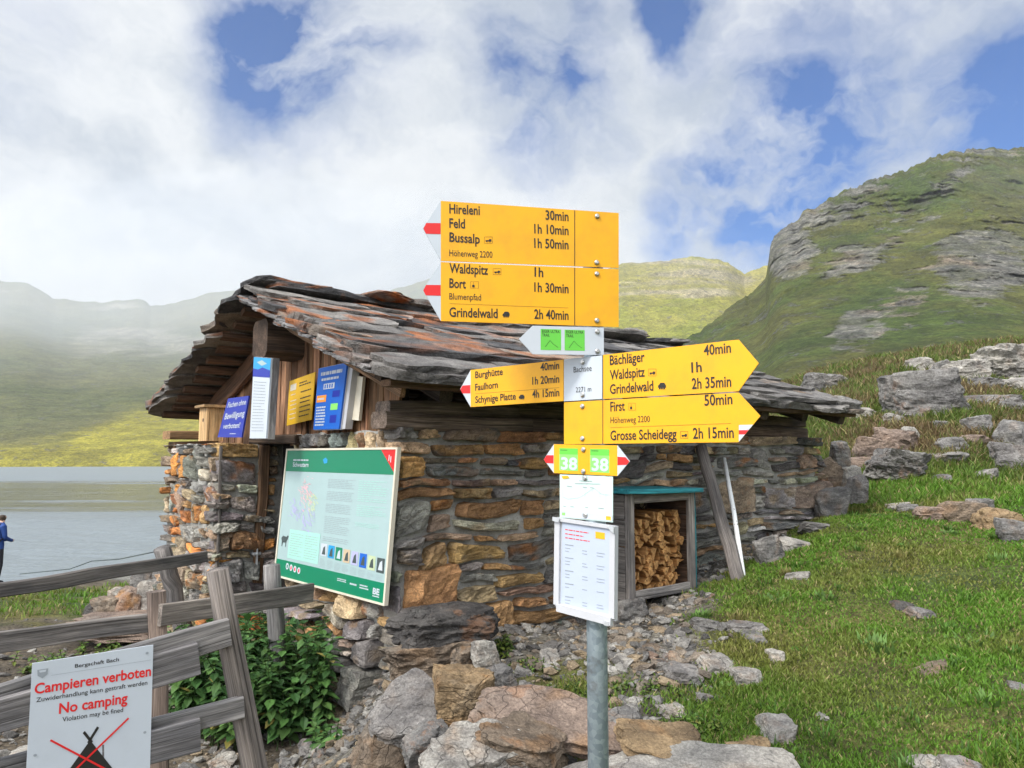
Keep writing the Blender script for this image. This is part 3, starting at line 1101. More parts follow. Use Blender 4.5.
def wall_stones(tb, w, h, mapf, colf, seed, gap=0.026, depth=0.2, out=0.034, ws=(.12, .18, .22, .28, .36, .46), hs=(.07, .09, .11, .14, .17, .21), z0=0.0):
    r = np.random.default_rng(seed)
    cg, F = cubegrid(12, 3, 8)
    for (u, v, sw, sh) in pack(w, h, r, hs, ws):
        V = cg.copy()
        g_ = gap * r.uniform(0.5, 1.4)
        # rounded arrises, wavering outline, broken face
        q = (np.abs(V) ** 12).sum(1) ** (1 / 12)
        V = V / q[:, None]
        off = r.uniform(-50, 50, 3)
        hw, hh = (sw - g_) / 2, (sh - g_) / 2
        jit = r.normal(0, 0.20, (2, 2, 2))
        jx, jz = jit[0], jit[1]
        a, b = (V[:, 0] + 1) / 2, (V[:, 2] + 1) / 2
        bil = lambda J: J[0, 0] * (1 - a) * (1 - b) + J[1, 0] * a * (1 - b) + J[0, 1] * (1 - a) * b + J[1, 1] * a * b
        X = V[:, 0] * hw + bil(jx) * min(hw, .08)
        Z = V[:, 2] * hh + bil(jz) * min(hh, .07)
        Y = V[:, 1] * depth / 2
        pr = out * (r.uniform(0.1, 1.3) + (1.2 * r.random() if r.random() < .22 else 0))
        tlt = r.normal(0, 0.10, 2)
        P = np.c_[X, Y, Z]
        n1 = fbm(np.c_[X * 9, Y * 9, Z * 14] + off, 3)
        n2 = fbm(np.c_[X * 16, Y * 16, Z * 34] + off, 3, .6, ridged=True)
        face = smooth(V[:, 1], -.2, .8)
        front = np.where(V[:, 1] > 0, 1, 0)
        uu = u + sw / 2 + X + n1 * .014 + n2 * .006
        vv = v + sh / 2 + Z + n2 * .008 + n1 * .007
        bend = fbm(np.c_[uu * 1.5 + seed, vv * 1.8, vv * 0], 3)
        vv = vv + 0.06 * bend * smooth(v + sh / 2, 0, .3) * smooth(h - v - sh / 2, .05, .3)
        dd = Y + front * (pr + X * tlt[0] + Z * tlt[1]) + face * (n1 * .022 + n2 * .016)
        base = colf(u + sw / 2, z0 + v + sh / 2, r)
        cvar = np.clip(1 + .30 * n1 + .22 * n2, .4, 1.7)[:, None]
        if r.random() < .55:
            other = np.array(STONE_COL[r.choice(['rust', 'tan', 'brown', 'grey', 'orange'])])
            mk = smooth(fbm(np.c_[X * 7, Y * 7, Z * 9] + off + 9, 3), .15, .45)[:, None] * .8
            cc = (base * (1 - mk) + other * mk) * cvar
        else:
            cc = base * cvar
        G = np.c_[X, dd, Z] + off
        tb.add(mapf(uu, vv + z0, dd), F, 0, cc, G)


def col_side(u, v, r):
    if u < 1.7 and v > .55:
        ks, pr_ = ['grey', 'slate', 'brown', 'rust', 'tan', 'pale'], [.16, .13, .14, .31, .22, .04]
    elif u < 3.0:
        ks, pr_ = ['grey', 'slate', 'brown', 'rust', 'tan', 'pale'], [.30, .20, .18, .12, .13, .07]
    else:
        ks, pr_ = ['grey', 'slate', 'brown', 'rust', 'tan', 'pale'], [.30, .10, .20, .11, .15, .14]
    return scol(r.choice(ks, p=pr_), r)


def col_front(u, v, r):
    ks, pr_ = ['grey', 'slate', 'brown', 'rust', 'tan', 'pale'], [.26, .10, .16, .12, .20, .16]
    return scol(r.choice(ks, p=pr_), r)


def col_pier(u, v, r):
    ks, pr_ = ['grey', 'slate', 'brown', 'rust', 'orange', 'pale', 'tan'], [.28, .10, .16, .12, .08, .14, .12]
    return scol(r.choice(ks, p=pr_), r)


wb = MB()
# long side wall (outwards = -y), slight batter towards the foot
wall_stones(wb, 4.70, 1.72, lambda u, v, d: np.c_[u - 0.04 + .5 * smooth(u, 3.3, 4.7) * np.clip(1.75 - v, 0, 1.2), -d + .08 - .05 * np.clip(1.0 - v, 0, 1.2) ** 1.5, v], col_side, 21, z0=.10,
            ws=(.15, .20, .26, .32, .42, .60), hs=(.06, .08, .10, .12, .15, .19))
# gable wall right of the door (outwards = -x)
wall_stones(wb, 1.36, 2.06, lambda u, v, d: np.c_[-d + .08 - .30 * np.clip(.80 - v, 0, 1.1) ** 1.2, u + .12, v], col_front, 22, z0=-.26, ws=(.14, .18, .24, .30, .40), hs=(.09, .11, .14, .17, .21))
# pier left of the door: front and the reveal towards the door
pb = MB()
wall_stones(pb, 1.44, 2.05, lambda u, v, d: np.c_[-.35 + .08 - d - .06 * np.clip(.9 - v, 0, 1.2), u + 2.10 + .10 * (u - .2) * np.clip(1.0 - v, 0, 1), v], col_pier, 23, z0=-.3, ws=(.12, .16, .20, .26, .32), hs=(.08, .11, .14, .17, .2))
wall_stones(pb, 0.50, 2.05, lambda u, v, d: np.c_[.10 - u, 2.12 + .08 - d, v], col_pier, 24, z0=-.3, ws=(.14, .2, .28), hs=(.07, .09, .12, .15))
# end wall at the far side of the hut (outwards = +x)
wall_stones(wb, 3.5, 1.5, lambda u, v, d: np.c_[4.66 - .08 + d + .5 * np.clip(1.75 - v, 0, 1.2), u, v], col_side, 25, z0=.3, ws=(.2, .3, .4), hs=(.09, .13, .17))
wb.build('stone_wall', M_STONE, HUT, local=True, smooth_f=False)
pb.build('stone_pier', M_STONE, HUT, local=True, smooth_f=False)

# mortar core
mo = MB()


def slab_box(tb, x0, x1, y0, y1, z0, z1, n=(14, 14, 10), amp=.020, mat=0, col=(1, 1, 1)):
    V, F = cubegrid(*n)
    V = V * .5 + .5
    P = np.c_[x0 + (x1 - x0) * V[:, 0], y0 + (y1 - y0) * V[:, 1], z0 + (z1 - z0) * V[:, 2]]
    dsp = np.stack([fbm(P * 6 + o, 3) for o in (0, 31, 57)], 1) * amp
    tb.add(P + dsp, F, mat, col, P)


slab_box(mo, -.010, 4.64, -.002, 0.45, -.3, 1.80, (110, 6, 40))
slab_box(mo, -.010, 0.42, 0.46, 1.46, -.3, 1.80, (8, 30, 40))
slab_box(mo, -0.360, 0.42, 2.117, 3.50, -.3, 1.74, (12, 30, 40))
slab_box(mo, 4.2, 4.65, 0.46, 3.5, -.2, 1.80, (8, 30, 20))
slab_box(mo, 0.43, 4.19, 3.1, 3.5, -.2, 1.80, (30, 8, 20))
# the foot of the wall at the corner
VV = np.array([(-.20, .10, -.3), (.02, .0, .55), (-.02, .10, .62), (-.22, 1.44, -.3), (-.01, 1.44, .62), (.2, .2, -.3), (.2, 1.4, -.3), (.2, .2, .6), (.2, 1.4, .6)])
mo.build('mortar', M_MORTAR, HUT, local=True, smooth_f=True)

# timber of gable, door and eaves
gb = MB()
r = np.random.default_rng(5)
y = 0.02
while y < 3.5:
    w = r.uniform(.07, .13)
    yc = y + w / 2
    zt = roof_z(yc) - .05
    zb = 1.78 if yc < 1.5 else (1.70 if yc > 2.12 else 1.74)
    if zt - zb > .06 and abs(yc - 1.25) > .04:
        V, F, G = plank((.02 + r.normal(0, .006), yc, zb + r.uniform(-.02, .03)), (.02 + r.normal(0, .006), yc, zt + .03), w - r.uniform(.004, .016), .022, (0, 1, 0), 6, .004, seed=int(y * 997))
        t = r.uniform(.85, 1.7)
        gb.add(V, F, 0, np.array([t * 1.15, t * r.uniform(.94, 1.02), t * r.uniform(.78, .92)]), G)
    y += w
gb.build('gable_boarding', M_WBROWN, HUT, local=True)
g2 = MB()
V, F = cubegrid(1, 1, 1)
poly = [(0.05, EAVE_Z - .3), (3.5, EAVE_Z - .3), (3.5, roof_z(3.5) - .02), (RIDGE_Y, RIDGE_Z - .02), (0.05, roof_z(.05) - .02)]
n_ = len(poly)
VV = [(.05, a, b) for a, b in poly] + [(.09, a, b) for a, b in poly]
g2.add(VV, [tuple(range(n_ - 1, -1, -1)), tuple(range(n_, 2 * n_))] + [(i, (i + 1) % n_, (i + 1) % n_ + n_, i + n_) for i in range(n_)], 0)
g2.build('gable_backing', M_WBLACK, HUT, local=True)


def part(name, mat, parent, planks, smooth_f=False):
    tb = MB()
    for a in planks:
        a = dict(a)
        col = a.pop('col', (1, 1, 1))
        V, F, G = plank(**a)
        tb.add(V, F, 0, col, G)
    return tb.build(name, mat, parent, local=True, smooth_f=smooth_f)


# ridge beam end sticking out of the gable
part('ridge_beam', M_WDARK, HUT, [dict(p0=(-.28, RIDGE_Y - .13, 2.50), p1=(1.2, RIDGE_Y - .13, 2.50), wid=.30, thk=.28, side=(0, 1, 0), cham=.14, warp=.012, seed=3, col=(1.15, 1.05, 1.0)),
                                  ])
part('wall_plate', M_WBROWN, HUT, [dict(p0=(-.10, .06, 1.845), p1=(1.0, .05, 1.845), wid=.19, thk=.10, side=(0, 1, 0), cham=.2, warp=.012, seed=4, col=(1.0, 1.2, 1.5)),
                                   dict(p0=(-.07, .07, 1.935), p1=(.9, .07, 1.935), wid=.17, thk=.085, side=(0, 1, 0), cham=.2, warp=.012, seed=5, col=(.9, 1.1, 1.4))])
part('wall_plate', M_WDARK, HUT, [dict(p0=(.95, .10, 1.85), p1=(4.66, .10, 1.87), wid=.10, thk=.11, side=(0, 1, 0), seg=14, warp=.012, seed=6, col=(2.4, 2.3, 2.2)),
                                  dict(p0=(.7, .14, 1.955), p1=(4.7, .14, 1.97), wid=.10, thk=.10, side=(0, 1, 0), seg=14, warp=.01, seed=7, col=(1.8, 1.75, 1.7))])
part('eave_board', M_WBROWN, HUT, [dict(p0=(-.30, EY0 + .06, EAVE_Z - .012), p1=(2.6, EY0 + .06, EAVE_Z - .012), wid=.11, thk=.035, side=(0, 1, 0), seg=12, warp=.008, seed=8, col=(.9, .85, .8)),
                                   dict(p0=(2.65, EY0 + .06, EAVE_Z - .012), p1=(4.7, EY0 + .06, EAVE_Z - .012), wid=.11, thk=.035, side=(0, 1, 0), seg=12, warp=.008, seed=9, col=(.8, .75, .7))])
for i, x in enumerate(np.linspace(.12, 4.6, 8)):
    part('rafter', M_WDARK, HUT, [dict(p0=(x, EY0 + .10, roof_z(EY0 + .10) - .085), p1=(x, RIDGE_Y, RIDGE_Z - .085), wid=.10, thk=.10, side=(1, 0, 0), warp=.01, seed=60 + i)])
for i, x in enumerate(np.linspace(.4, 4.6, 6)):
    part('rafter', M_WDARK, HUT, [dict(p0=(x, EY1 - .10, roof_z(EY1 - .10) - .085), p1=(x, RIDGE_Y, RIDGE_Z - .085), wid=.10, thk=.10, side=(1, 0, 0), warp=.01, seed=80 + i)])
# brace plank under the left slope and thin rake board under the right slope
part('rake_board', M_WDARK, HUT, [dict(p0=(-.035, EY1 - .22, roof_z(EY1 - .22) - .13), p1=(-.035, RIDGE_Y + .10, RIDGE_Z - .20), wid=.17, thk=.045, side=(0, -.3, 1), warp=.006, seed=33, col=(1.9, 1.35, 1.05))])
part('rake_board', M_WBROWN, HUT, [dict(p0=(-.17, EY0 + .10, roof_z(EY0 + .10) - .085), p1=(-.17, RIDGE_Y - .25, roof_z(RIDGE_Y - .25) - .085), wid=.06, thk=.03, side=(0, .3, 1), warp=.006, seed=34, col=(1.35, 1.3, 1.2))])
# laths carrying the slates: their ends run out to the verge
for i, yy in enumerate(np.linspace(RIDGE_Y + .12, EY1 - .05, 11)):
    part('roof_lath', M_WDARK, HUT, [dict(p0=(-.33 + .02 * math.sin(i * 2.3), yy, roof_z(yy) - .022), p1=(4.72, yy, roof_z(yy) - .022), wid=.085, thk=.045, side=(0, 1, -.33), seg=10, warp=.006, seed=40 + i,
                                          col=(1.9, 1.5, 1.25))])
for i, yy in enumerate(np.linspace(EY0 + .14, RIDGE_Y - .12, 9)):
    part('roof_lath', M_WDARK, HUT, [dict(p0=(-.30 + .03 * math.sin(i * 1.7), yy, roof_z(yy) - .018), p1=(4.72, yy, roof_z(yy) - .018), wid=.07, thk=.035, side=(0, 1, .36), seg=10, warp=.006, seed=70 + i,
                                          col=(1.4, 1.25, 1.1))])
# ends of the plate beams under the left eave
part('eave_beam', M_WBROWN, HUT, [dict(p0=(-.42, 3.44, 1.83), p1=(1.5, 3.42, 1.83), wid=.26, thk=.075, side=(0, 1, 0), warp=.012, seed=91, col=(1.6, 1.5, 1.15)),
                                  dict(p0=(-.37, 3.44, 1.745), p1=(1.5, 3.44, 1.745), wid=.24, thk=.075, side=(0, 1, 0), warp=.012, seed=92, col=(.8, .75, .65))])
# lintel and door
part('door_lintel', M_WDARK, HUT, [dict(p0=(-.02, 1.35, 1.76), p1=(-.02, 2.3, 1.78), wid=.10, thk=.07, side=(1, 0, 0), warp=.01, seed=14, col=(1.1, 1, .9))])
dj = part('door_jamb', M_WBROWN, HUT, [dict(p0=(-.03, 2.17, .10), p1=(-.03, 2.03, 1.73), wid=.055, thk=.075, side=(0, 1, 0), warp=.01, seed=15, col=(.75, .68, .6))])
door = MB()
r = np.random.default_rng(8)
for i in range(6):
    y = 1.38 + i * .115
    V, F, G = plank((.12, y, .05), (.12, y, 1.76), .113, .03, (0, 1, 0), 4, .002, seed=100 + i)
    door.add(V, F, 0, (1, 1, 1), G)
door = door.build('door', M_WBLACK, HUT, local=True)
hd = MB()
V, F, G = tube([(-.09, 2.03, .88), (-.09, 2.13, .885), (-.09, 2.155, .885)], .010, 8)
hd.add(V, F)
V, F, G = tube([(-.03, 2.06, .88), (-.09, 2.06, .88)], .011, 8)
hd.add(V, F)
V, F, G = plank((-.062, 2.055, .80), (-.062, 2.055, .92), .032, .006, (0, 1, 0), 2, 0)
hd.add(V, F)
hd.build('door_handle', P_ALU, dj, local=True)
# thin pole standing in the corner of the reveal
part('reveal_batten', M_WGREY, HUT, [dict(p0=(-.36, 2.075, .75), p1=(-.36, 2.075, 1.72), wid=.025, thk=.02, side=(0, 1, 0), warp=.008, seed=17, col=(.8, .75, .7))])


# slates: thick irregular slabs laid in overlapping courses
def roof_slab(tb, x, y, along, down, thk, slope, zoff, col, seed, yaw):
    """slab on one roof slope; local a = along the ridge, c = down the slope"""
    r = np.random.default_rng(seed)
    cg, F = cubegrid(12, 8, 2)
    V = cg.copy()
    off = r.uniform(-80, 80, 3)
    a, c_, t = V[:, 0], V[:, 1], V[:, 2]
    q = (np.abs(a) ** 8 + np.abs(c_) ** 8) ** (1 / 8)
    ang = np.arctan2(c_, a)
    outl = 1 + .11 * pnoise(np.c_[np.cos(ang) * 2.2, np.sin(ang) * 2.2, ang * 0] + off) + .05 * pnoise(np.c_[np.cos(ang) * 6, np.sin(ang) * 6, ang * 0] + off)
    s = np.where(q > .01, np.maximum(np.abs(a), np.abs(c_)) / np.maximum(q, 1e-6), 1)
    a, c_ = a * s * outl, c_ * s * outl
    jag = .5 * fbm(np.c_[a * 5, c_ * 5, t * 2.5] + off, 3)
    edge = np.maximum(np.abs(a), np.abs(c_)) > .8
    A = a * along / 2 + np.where(edge, jag * .035, 0)
    Cc = c_ * down / 2 + np.where(edge, jag * .035, 0)
    n1 = fbm(np.c_[A * 3, Cc * 3, t] + off, 4)
    n2 = fbm(np.c_[A * 14, Cc * 14, t * 3] + off, 3, .6, ridged=True)
    H = t * thk / 2 * (1 + .5 * n1) + n1 * .012 + np.where(t > .5, n2 * .009, n2 * .004)
    cs, sn = math.cos(yaw), math.sin(yaw)
    A, Cc = A * cs - Cc * sn, A * sn + Cc * cs
    dy = -1 if slope == 0 else 1              # downhill in y
    th = math.atan2(RIDGE_Z - EAVE_Z, (RIDGE_Y - EY0) if slope == 0 else (EY1 - RIDGE_Y)) * r.uniform(.72, .98)
    roll = r.normal(0, .018)
    X = x + A
    Y = y + dy * (Cc * math.cos(th) + H * math.sin(th))
    Z = roof_z(y) + zoff - Cc * math.sin(th) + H * math.cos(th) + A * roll
    cv = np.clip(1 + .35 * n1 + .25 * n2, .45, 1.7)[:, None]
    cc = np.tile(np.asarray(col), (len(A), 1)) * cv
    lich = r.random()
    front = smooth(2.4 - X, 0, 1.9) * smooth(Y, -.4, .3)
    mk = smooth(fbm(np.c_[A * 4, Cc * 4, t * .3] + off + 5, 4), .02, .36) * np.clip(front + .9 * smooth(2.4 - X, 0, 1.4) * smooth(Y, .8, 1.6), 0, 1) * (t > -.6) * (lich < .85)
    cc = cc * (1 - .85 * mk[:, None]) + np.array([.42, .145, .045]) * .85 * mk[:, None]
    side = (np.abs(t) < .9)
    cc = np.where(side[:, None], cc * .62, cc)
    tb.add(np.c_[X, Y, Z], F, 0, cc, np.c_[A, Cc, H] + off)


rs = MB()
r = np.random.default_rng(31)
sd = 1000


def slate_col(x, y):
    q = r.random()
    if q < .55:
        c = np.array([.175, .168, .163])
    elif q < .8:
        c = np.array([.235, .225, .215])
    elif q < .93:
        c = np.array([.085, .085, .09])
    else:
        c = np.array([.23, .195, .165])
    return c * r.uniform(.8, 1.2)


for slope in (0, 1):
    run = (RIDGE_Y - EY0) if slope == 0 else (EY1 - RIDGE_Y)
    ncourse = 8 if slope == 0 else 8
    for ci in range(ncourse):
        f = (ci + .35) / ncourse
        y0 = (EY0 + run * f) if slope == 0 else (EY1 - run * f)
        for layer in range(2):
            x = (-.36 if slope == 0 else -.44) + (r.uniform(-.03, .03) if layer == 0 else r.uniform(-.05, .25))
            while x < 4.62:
                al = r.uniform(.55, 1.7)
                if x + al > 4.70:
                    al = 4.70 - x
                if al > .25:
                    th_ = r.uniform(.022, .06)
                    dn = r.uniform(.40, .70)
                    jitter = r.normal(0, .055)
                    roof_slab(rs, x + al / 2, y0 + jitter + (.0 if layer == 0 else (.05 if slope == 0 else -.05)), al + .05, dn, th_, slope, .028 + layer * .040 + r.uniform(0, .014),
                              slate_col(x, y0), sd, r.normal(0, .10))
                    sd += 1
                x += al
# thin verge slates along the right rake
for i in range(26):
    f = i / 25
    y = EY0 + .12 + (RIDGE_Y - EY0 - .15) * f
    roof_slab(rs, -.24 + r.normal(0, .02), y, .34, .20, .014, 0, .008 + r.uniform(0, .008), np.array([.22, .22, .225]) * r.uniform(.8, 1.2), sd, r.normal(0, .12))
    sd += 1
# ridge slabs and the stones weighting them
x = -.34
while x < 4.6:
    al = r.uniform(.5, 1.0)
    for (dy, zz) in ((-.10, .085), (.12, .10)):
        roof_slab(rs, x + al / 2, RIDGE_Y + dy, al + .08, .50, r.uniform(.035, .06), 0 if dy < 0 else 1, zz + r.uniform(0, .03), slate_col(x, RIDGE_Y), sd, r.normal(0, .1))
        sd += 1
    x += al
for (xx, yy, s_, h_) in [(.15, RIDGE_Y + .03, .42, .09), (.75, RIDGE_Y - .05, .5, .08), (1.5, RIDGE_Y, .45, .07), (2.6, RIDGE_Y, .5, .07), (3.7, RIDGE_Y - .02, .55, .10), (3.9, RIDGE_Y, .40, .19), (4.5, RIDGE_Y, .5, .06)]:
    V, F, G = rock((s_, s_ * .8, h_), sd, 4, r.uniform(0, 3), rough=.07, strata=1)
    base = slate_col(xx, yy)
    cc = np.tile(base, (len(V), 1))
    if xx < 1.6:
        mk = smooth(fbm(V * 5 + sd, 4), -.1, .3)[:, None]
        cc = cc * (1 - mk) + np.array([.36, .13, .04]) * mk
    rs.add(V + np.array([xx, yy, RIDGE_Z + .15]), F, 0, cc, G)
    sd += 1
rs.build('slate_roof', M_SLATE, HUT, local=True)

# ------------------------------------------------------------------ flat signs: plane frames and lettering
_tc = {}


def text2d(txt, bold=0.0):
    key = (txt, bold)
    if key in _tc:
        return _tc[key]
    cu = bpy.data.curves.new('tmp', 'FONT')
    cu.body = txt
    cu.size = 1.0
    cu.offset = bold
    cu.resolution_u = 3
    o = bpy.data.objects.new('tmp', cu)
    COL.objects.link(o)
    dg = bpy.context.evaluated_depsgraph_get()
    me = o.evaluated_get(dg).to_mesh()
    V = np.array([v.co[:2] for v in me.vertices], float).reshape(-1, 2)
    F = [tuple(p.vertices) for p in me.polygons]
    o.evaluated_get(dg).to_mesh_clear()
    bpy.data.objects.remove(o)
    bpy.data.curves.remove(cu)
    _tc[key] = (V, F)
    return V, F


CAPH = None


class Plane:
    """a sign's plane: origin, horizontal direction t, upward direction, normal towards the reader"""
    def __init__(s, o, t, up=None):
        s.o = np.asarray(o, float)
        s.t = unit(t)
        up = np.array([0, 0, 1.0]) if up is None else np.asarray(up, float)
        s.u = unit(up - s.t * np.dot(up, s.t))
        s.n = np.cross(s.t, s.u)
        s.e = 0

    def uv(s, px, py):
        p = hitplane(px, py, s.o, s.n) - s.o
        return np.array([np.dot(p, s.t), np.dot(p, s.u)])

    def P(s, ab, off=0.0):
        ab = np.asarray(ab, float).reshape(-1, 2)
        return s.o + ab[:, :1] * s.t + ab[:, 1:] * s.u + s.n * off

    def poly(s, tb, pts, mat, off, thk=0.0, px=True):
        ab = np.array([s.uv(*p) for p in pts]) if px else np.asarray(pts, float)
        # counter-clockwise for the reader
        ar = sum(ab[i][0] * ab[(i + 1) % len(ab)][1] - ab[(i + 1) % len(ab)][0] * ab[i][1] for i in range(len(ab)))
        if ar < 0:
            ab = ab[::-1]
        if thk:
            V, F = extr(ab, s.o + s.n * off, s.t, s.u, s.n, thk)
            tb.add(V, F, mat)
        else:
            tb.add(s.P(ab, off), [tuple(range(len(ab)))], mat)

    def text(s, tb, txt, pl, pr, cap, mat, off, bold=0.012, px=True):
        """baseline from pl to pr (pixels of the photo or plane coords), capital height cap in the same unit"""
        global CAPH
        if CAPH is None:
            CAPH = text2d('H')[0][:, 1].max()
        a = s.uv(*pl) if px else np.asarray(pl, float)
        b = s.uv(*pr) if px else np.asarray(pr, float)
        h = np.linalg.norm(s.uv(pl[0], pl[1] - cap) - a) * 1.09 if px else cap
        V, F = text2d(txt, bold)
        x0, x1 = V[:, 0].min(), V[:, 0].max()
        d = (b - a)
        L = np.linalg.norm(d)
        d = d / L
        nrm = np.array([-d[1], d[0]])
        q = a + ((V[:, :1] - x0) / (x1 - x0)) * L * d + (V[:, 1:] / CAPH) * h * nrm
        tb.add(s.P(q, off), F, mat)

    def line(s, tb, p, q, w, mat, off, px=True):
        a = s.uv(*p) if px else np.asarray(p, float)
        b = s.uv(*q) if px else np.asarray(q, float)
        d = unit(b - a)
        nn = np.array([-d[1], d[0]]) * w / 2
        s.poly(tb, [a - nn, b - nn, b + nn, a + nn], mat, off, px=False)


class Quad:
    """bilinear frame on a four-cornered sign: u to the right, v downwards, both 0..1"""
    def __init__(s, tl, tr, br, bl):
        s.c = [np.asarray(p, float) for p in (tl, tr, br, bl)]
        s.n = unit(np.cross(s.c[1] - s.c[0], s.c[0] - s.c[3]))

    def P(s, uv, off=0.0):
        uv = np.asarray(uv, float).reshape(-1, 2)
        u, v = uv[:, :1], uv[:, 1:]
        a, b, c_, d = s.c
        return a * (1 - u) * (1 - v) + b * u * (1 - v) + c_ * u * v + d * (1 - u) * v + s.n * off

    def board(s, tb, thk, mat=0, grow=0.0, off=0.0):
        g_ = grow
        f = s.P([(-g_, -g_), (1 + g_, -g_), (1 + g_, 1 + g_), (-g_, 1 + g_)], off)
        V = np.concatenate([f, f - s.n * thk])
        tb.add(V, [(3, 2, 1, 0), (4, 5, 6, 7), (0, 1, 5, 4), (1, 2, 6, 5), (2, 3, 7, 6), (3, 0, 4, 7)], mat)

    def rect(s, tb, u0, v0, u1, v1, mat, off):
        tb.add(s.P([(u0, v1), (u1, v1), (u1, v0), (u0, v0)], off), [(0, 1, 2, 3)], mat)

    def poly(s, tb, pts, mat, off):
        tb.add(s.P(pts, off), [tuple(range(len(pts)))], mat)

    def text(s, tb, txt, u0, u1, vb, cap, mat, off, bold=0.0, vb1=None):
        global CAPH
        if CAPH is None:
            CAPH = text2d('H')[0][:, 1].max()
        V, F = text2d(txt, bold)
        x0, x1 = V[:, 0].min(), V[:, 0].max()
        f = (V[:, 0] - x0) / (x1 - x0)
        vb1 = vb if vb1 is None else vb1
        q = np.c_[u0 + f * (u1 - u0), vb + (vb1 - vb) * f - V[:, 1] / CAPH * cap]
        tb.add(s.P(q, off), F, mat)

    def print_rows(s, tb, u0, u1, v0, v1, n, mat, off, seed=0, fill=.45, words=True):
        """rows of small print, too fine to read: broken strokes"""
        r = np.random.default_rng(seed)
        for i in range(n):
            v = v0 + (v1 - v0) * (i + .25) / n
            hh = (v1 - v0) / n * fill
            u = u0
            end = u0 + (u1 - u0) * (r.uniform(.45, 1) if r.random() < .25 else r.uniform(.9, 1))
            while u < end:
                l = (u1 - u0) * r.uniform(.06, .2)
                s.rect(tb, u, v, min(u + l, end), v + hh, mat, off)
                u += l + (u1 - u0) * .025

    def disc(s, tb, u, v, ru, rv, mat, off, n=14):
        s.poly(tb, [(u + ru * math.cos(-2 * math.pi * i / n), v + rv * math.sin(-2 * math.pi * i / n)) for i in range(n)], mat, off)


# ------------------------------------------------------------------ hiking signpost
POLE = W(597, 640, 2.2)
PX_, PY_ = POLE[0], POLE[1]
SP = thing('hiking_signpost', 'galvanised hiking signpost crowded with yellow direction signs in front of the stone hut', 'signpost', (PX_, PY_, gz(PX_, PY_)))
tb = MB()
V, F, G = tube([(PX_, PY_, gz(PX_, PY_) - .3), (PX_, PY_, 1.2), (PX_, PY_, 2.38)], .030, 28)
tb.add(V, F, 0, (1, 1, 1), G)
tb.build('pole', M_GALV, SP, smooth_f=True)


def sp_plane(alpha, off=.034):
    t = np.array([math.cos(alpha), math.sin(alpha), 0])
    n = np.cross(t, (0, 0, 1.0))
    return Plane(np.array([PX_, PY_, 0]) + n * off, t)


PU = sp_plane(R(13))
PL = sp_plane(R(-40))
SMATS = [P_YELLOW, P_WHITE, P_RED, P_BLACK, P_GREEN, P_GREY, P_BOLT, P_PLASTIC, P_LIME, P_DGREY]
Y_, WH, RD, BK, GN, GY, BT, PLS, LM, DG = range(10)
TH = .003


def bolts(pl, parent, pts, rad=.0075):
    for (px, py) in pts:
        a = pl.uv(px, py)
        tb = MB()
        c0 = pl.P(a, .0005)[0]
        V, F, G = tube([c0, c0 + pl.n * .003, c0 + pl.n * .0065], [rad, rad, rad * .55], 12)
        tb.add(V, F, 0)
        tb.build('bolt', P_BOLT, parent)


def bus(pl, tb, x, y, w, h):
    """little coach pictogram in a thin box (pixels)"""
    for (p, q) in [((x, y), (x + w, y)), ((x, y - h), (x + w, y - h)), ((x, y), (x, y - h)), ((x + w, y), (x + w, y - h))]:
        pl.line(tb, p, q, .0007, BK, .0009)
    pl.poly(tb, [(x + w * .15, y - h * .32), (x + w * .88, y - h * .32), (x + w * .88, y - h * .62), (x + w * .62, y - h * .66), (x + w * .55, y - h * .5), (x + w * .15, y - h * .5)], BK, .0010)
    for cx in (.3, .7):
        pl.poly(tb, [(x + w * (cx - .08), y - h * .2), (x + w * (cx + .08), y - h * .2), (x + w * (cx + .08), y - h * .36), (x + w * (cx - .08), y - h * .36)], BK, .0011)


def train(pl, tb, x, y, w, h):
    pl.poly(tb, [(x, y - h * .25), (x + w, y - h * .25), (x + w, y - h * .6), (x + w * .8, y - h * .95), (x + w * .3, y - h * .95), (x + w * .1, y - h * .6), (x, y - h * .6)], BK, .0010)
    for cx in (.22, .5, .78):
        pl.poly(tb, [(x + w * (cx - .1), y - h * .02), (x + w * (cx + .1), y - h * .02), (x + w * (cx + .1), y - h * .3), (x + w * (cx - .1), y - h * .3)], BK, .0011)


def cabin(pl, tb, x, y, w, h):
    for (p, q) in [((x, y), (x + w, y)), ((x, y - h), (x + w, y - h)), ((x, y), (x, y - h)), ((x + w, y), (x + w, y - h))]:
        pl.line(tb, p, q, .0006, BK, .0009)
    pl.line(tb, (x + w * .35, y - h * .5), (x + w * .35, y - h * .9), .0008, BK, .0010)
    pl.poly(tb, [(x + w * .2, y - h * .15), (x + w * .5, y - h * .15), (x + w * .5, y - h * .5), (x + w * .2, y - h * .5)], BK, .0010)


def lerp_y(x, p, q):
    return p[1] + (q[1] - p[1]) * (x - p[0]) / (q[0] - p[0])


def sign(pl, name, label, body, extra, lines, icons, rules, blt, bmat=Y_):
    tb = MB()
    if body:
        pl.poly(tb, body, bmat, 0, TH)
    for (pts, mat, off) in extra:
        pl.poly(tb, pts, mat, off, TH if off == 0 else 0)
    o = tb.build(name, SMATS, SP)
    if label:
        o['label'] = label
    tb = MB()
    for ln in lines:
        txt, xl, xr, yl, yr, cap = ln[:6]
        pl.text(tb, txt, (xl, yl), (xr, yr), cap, ln[6] if len(ln) > 6 else BK, .0009, ln[7] if len(ln) > 7 else .016)
    for (fn, x, y, w, h) in icons:
        fn(pl, tb, x, y, w, h)
    for (p, q, w) in rules:
        pl.line(tb, p, q, w, BK, .0009)
    if tb.n:
        tb.build('lettering', SMATS, o)
    bolts(pl, o, blt)
    return o


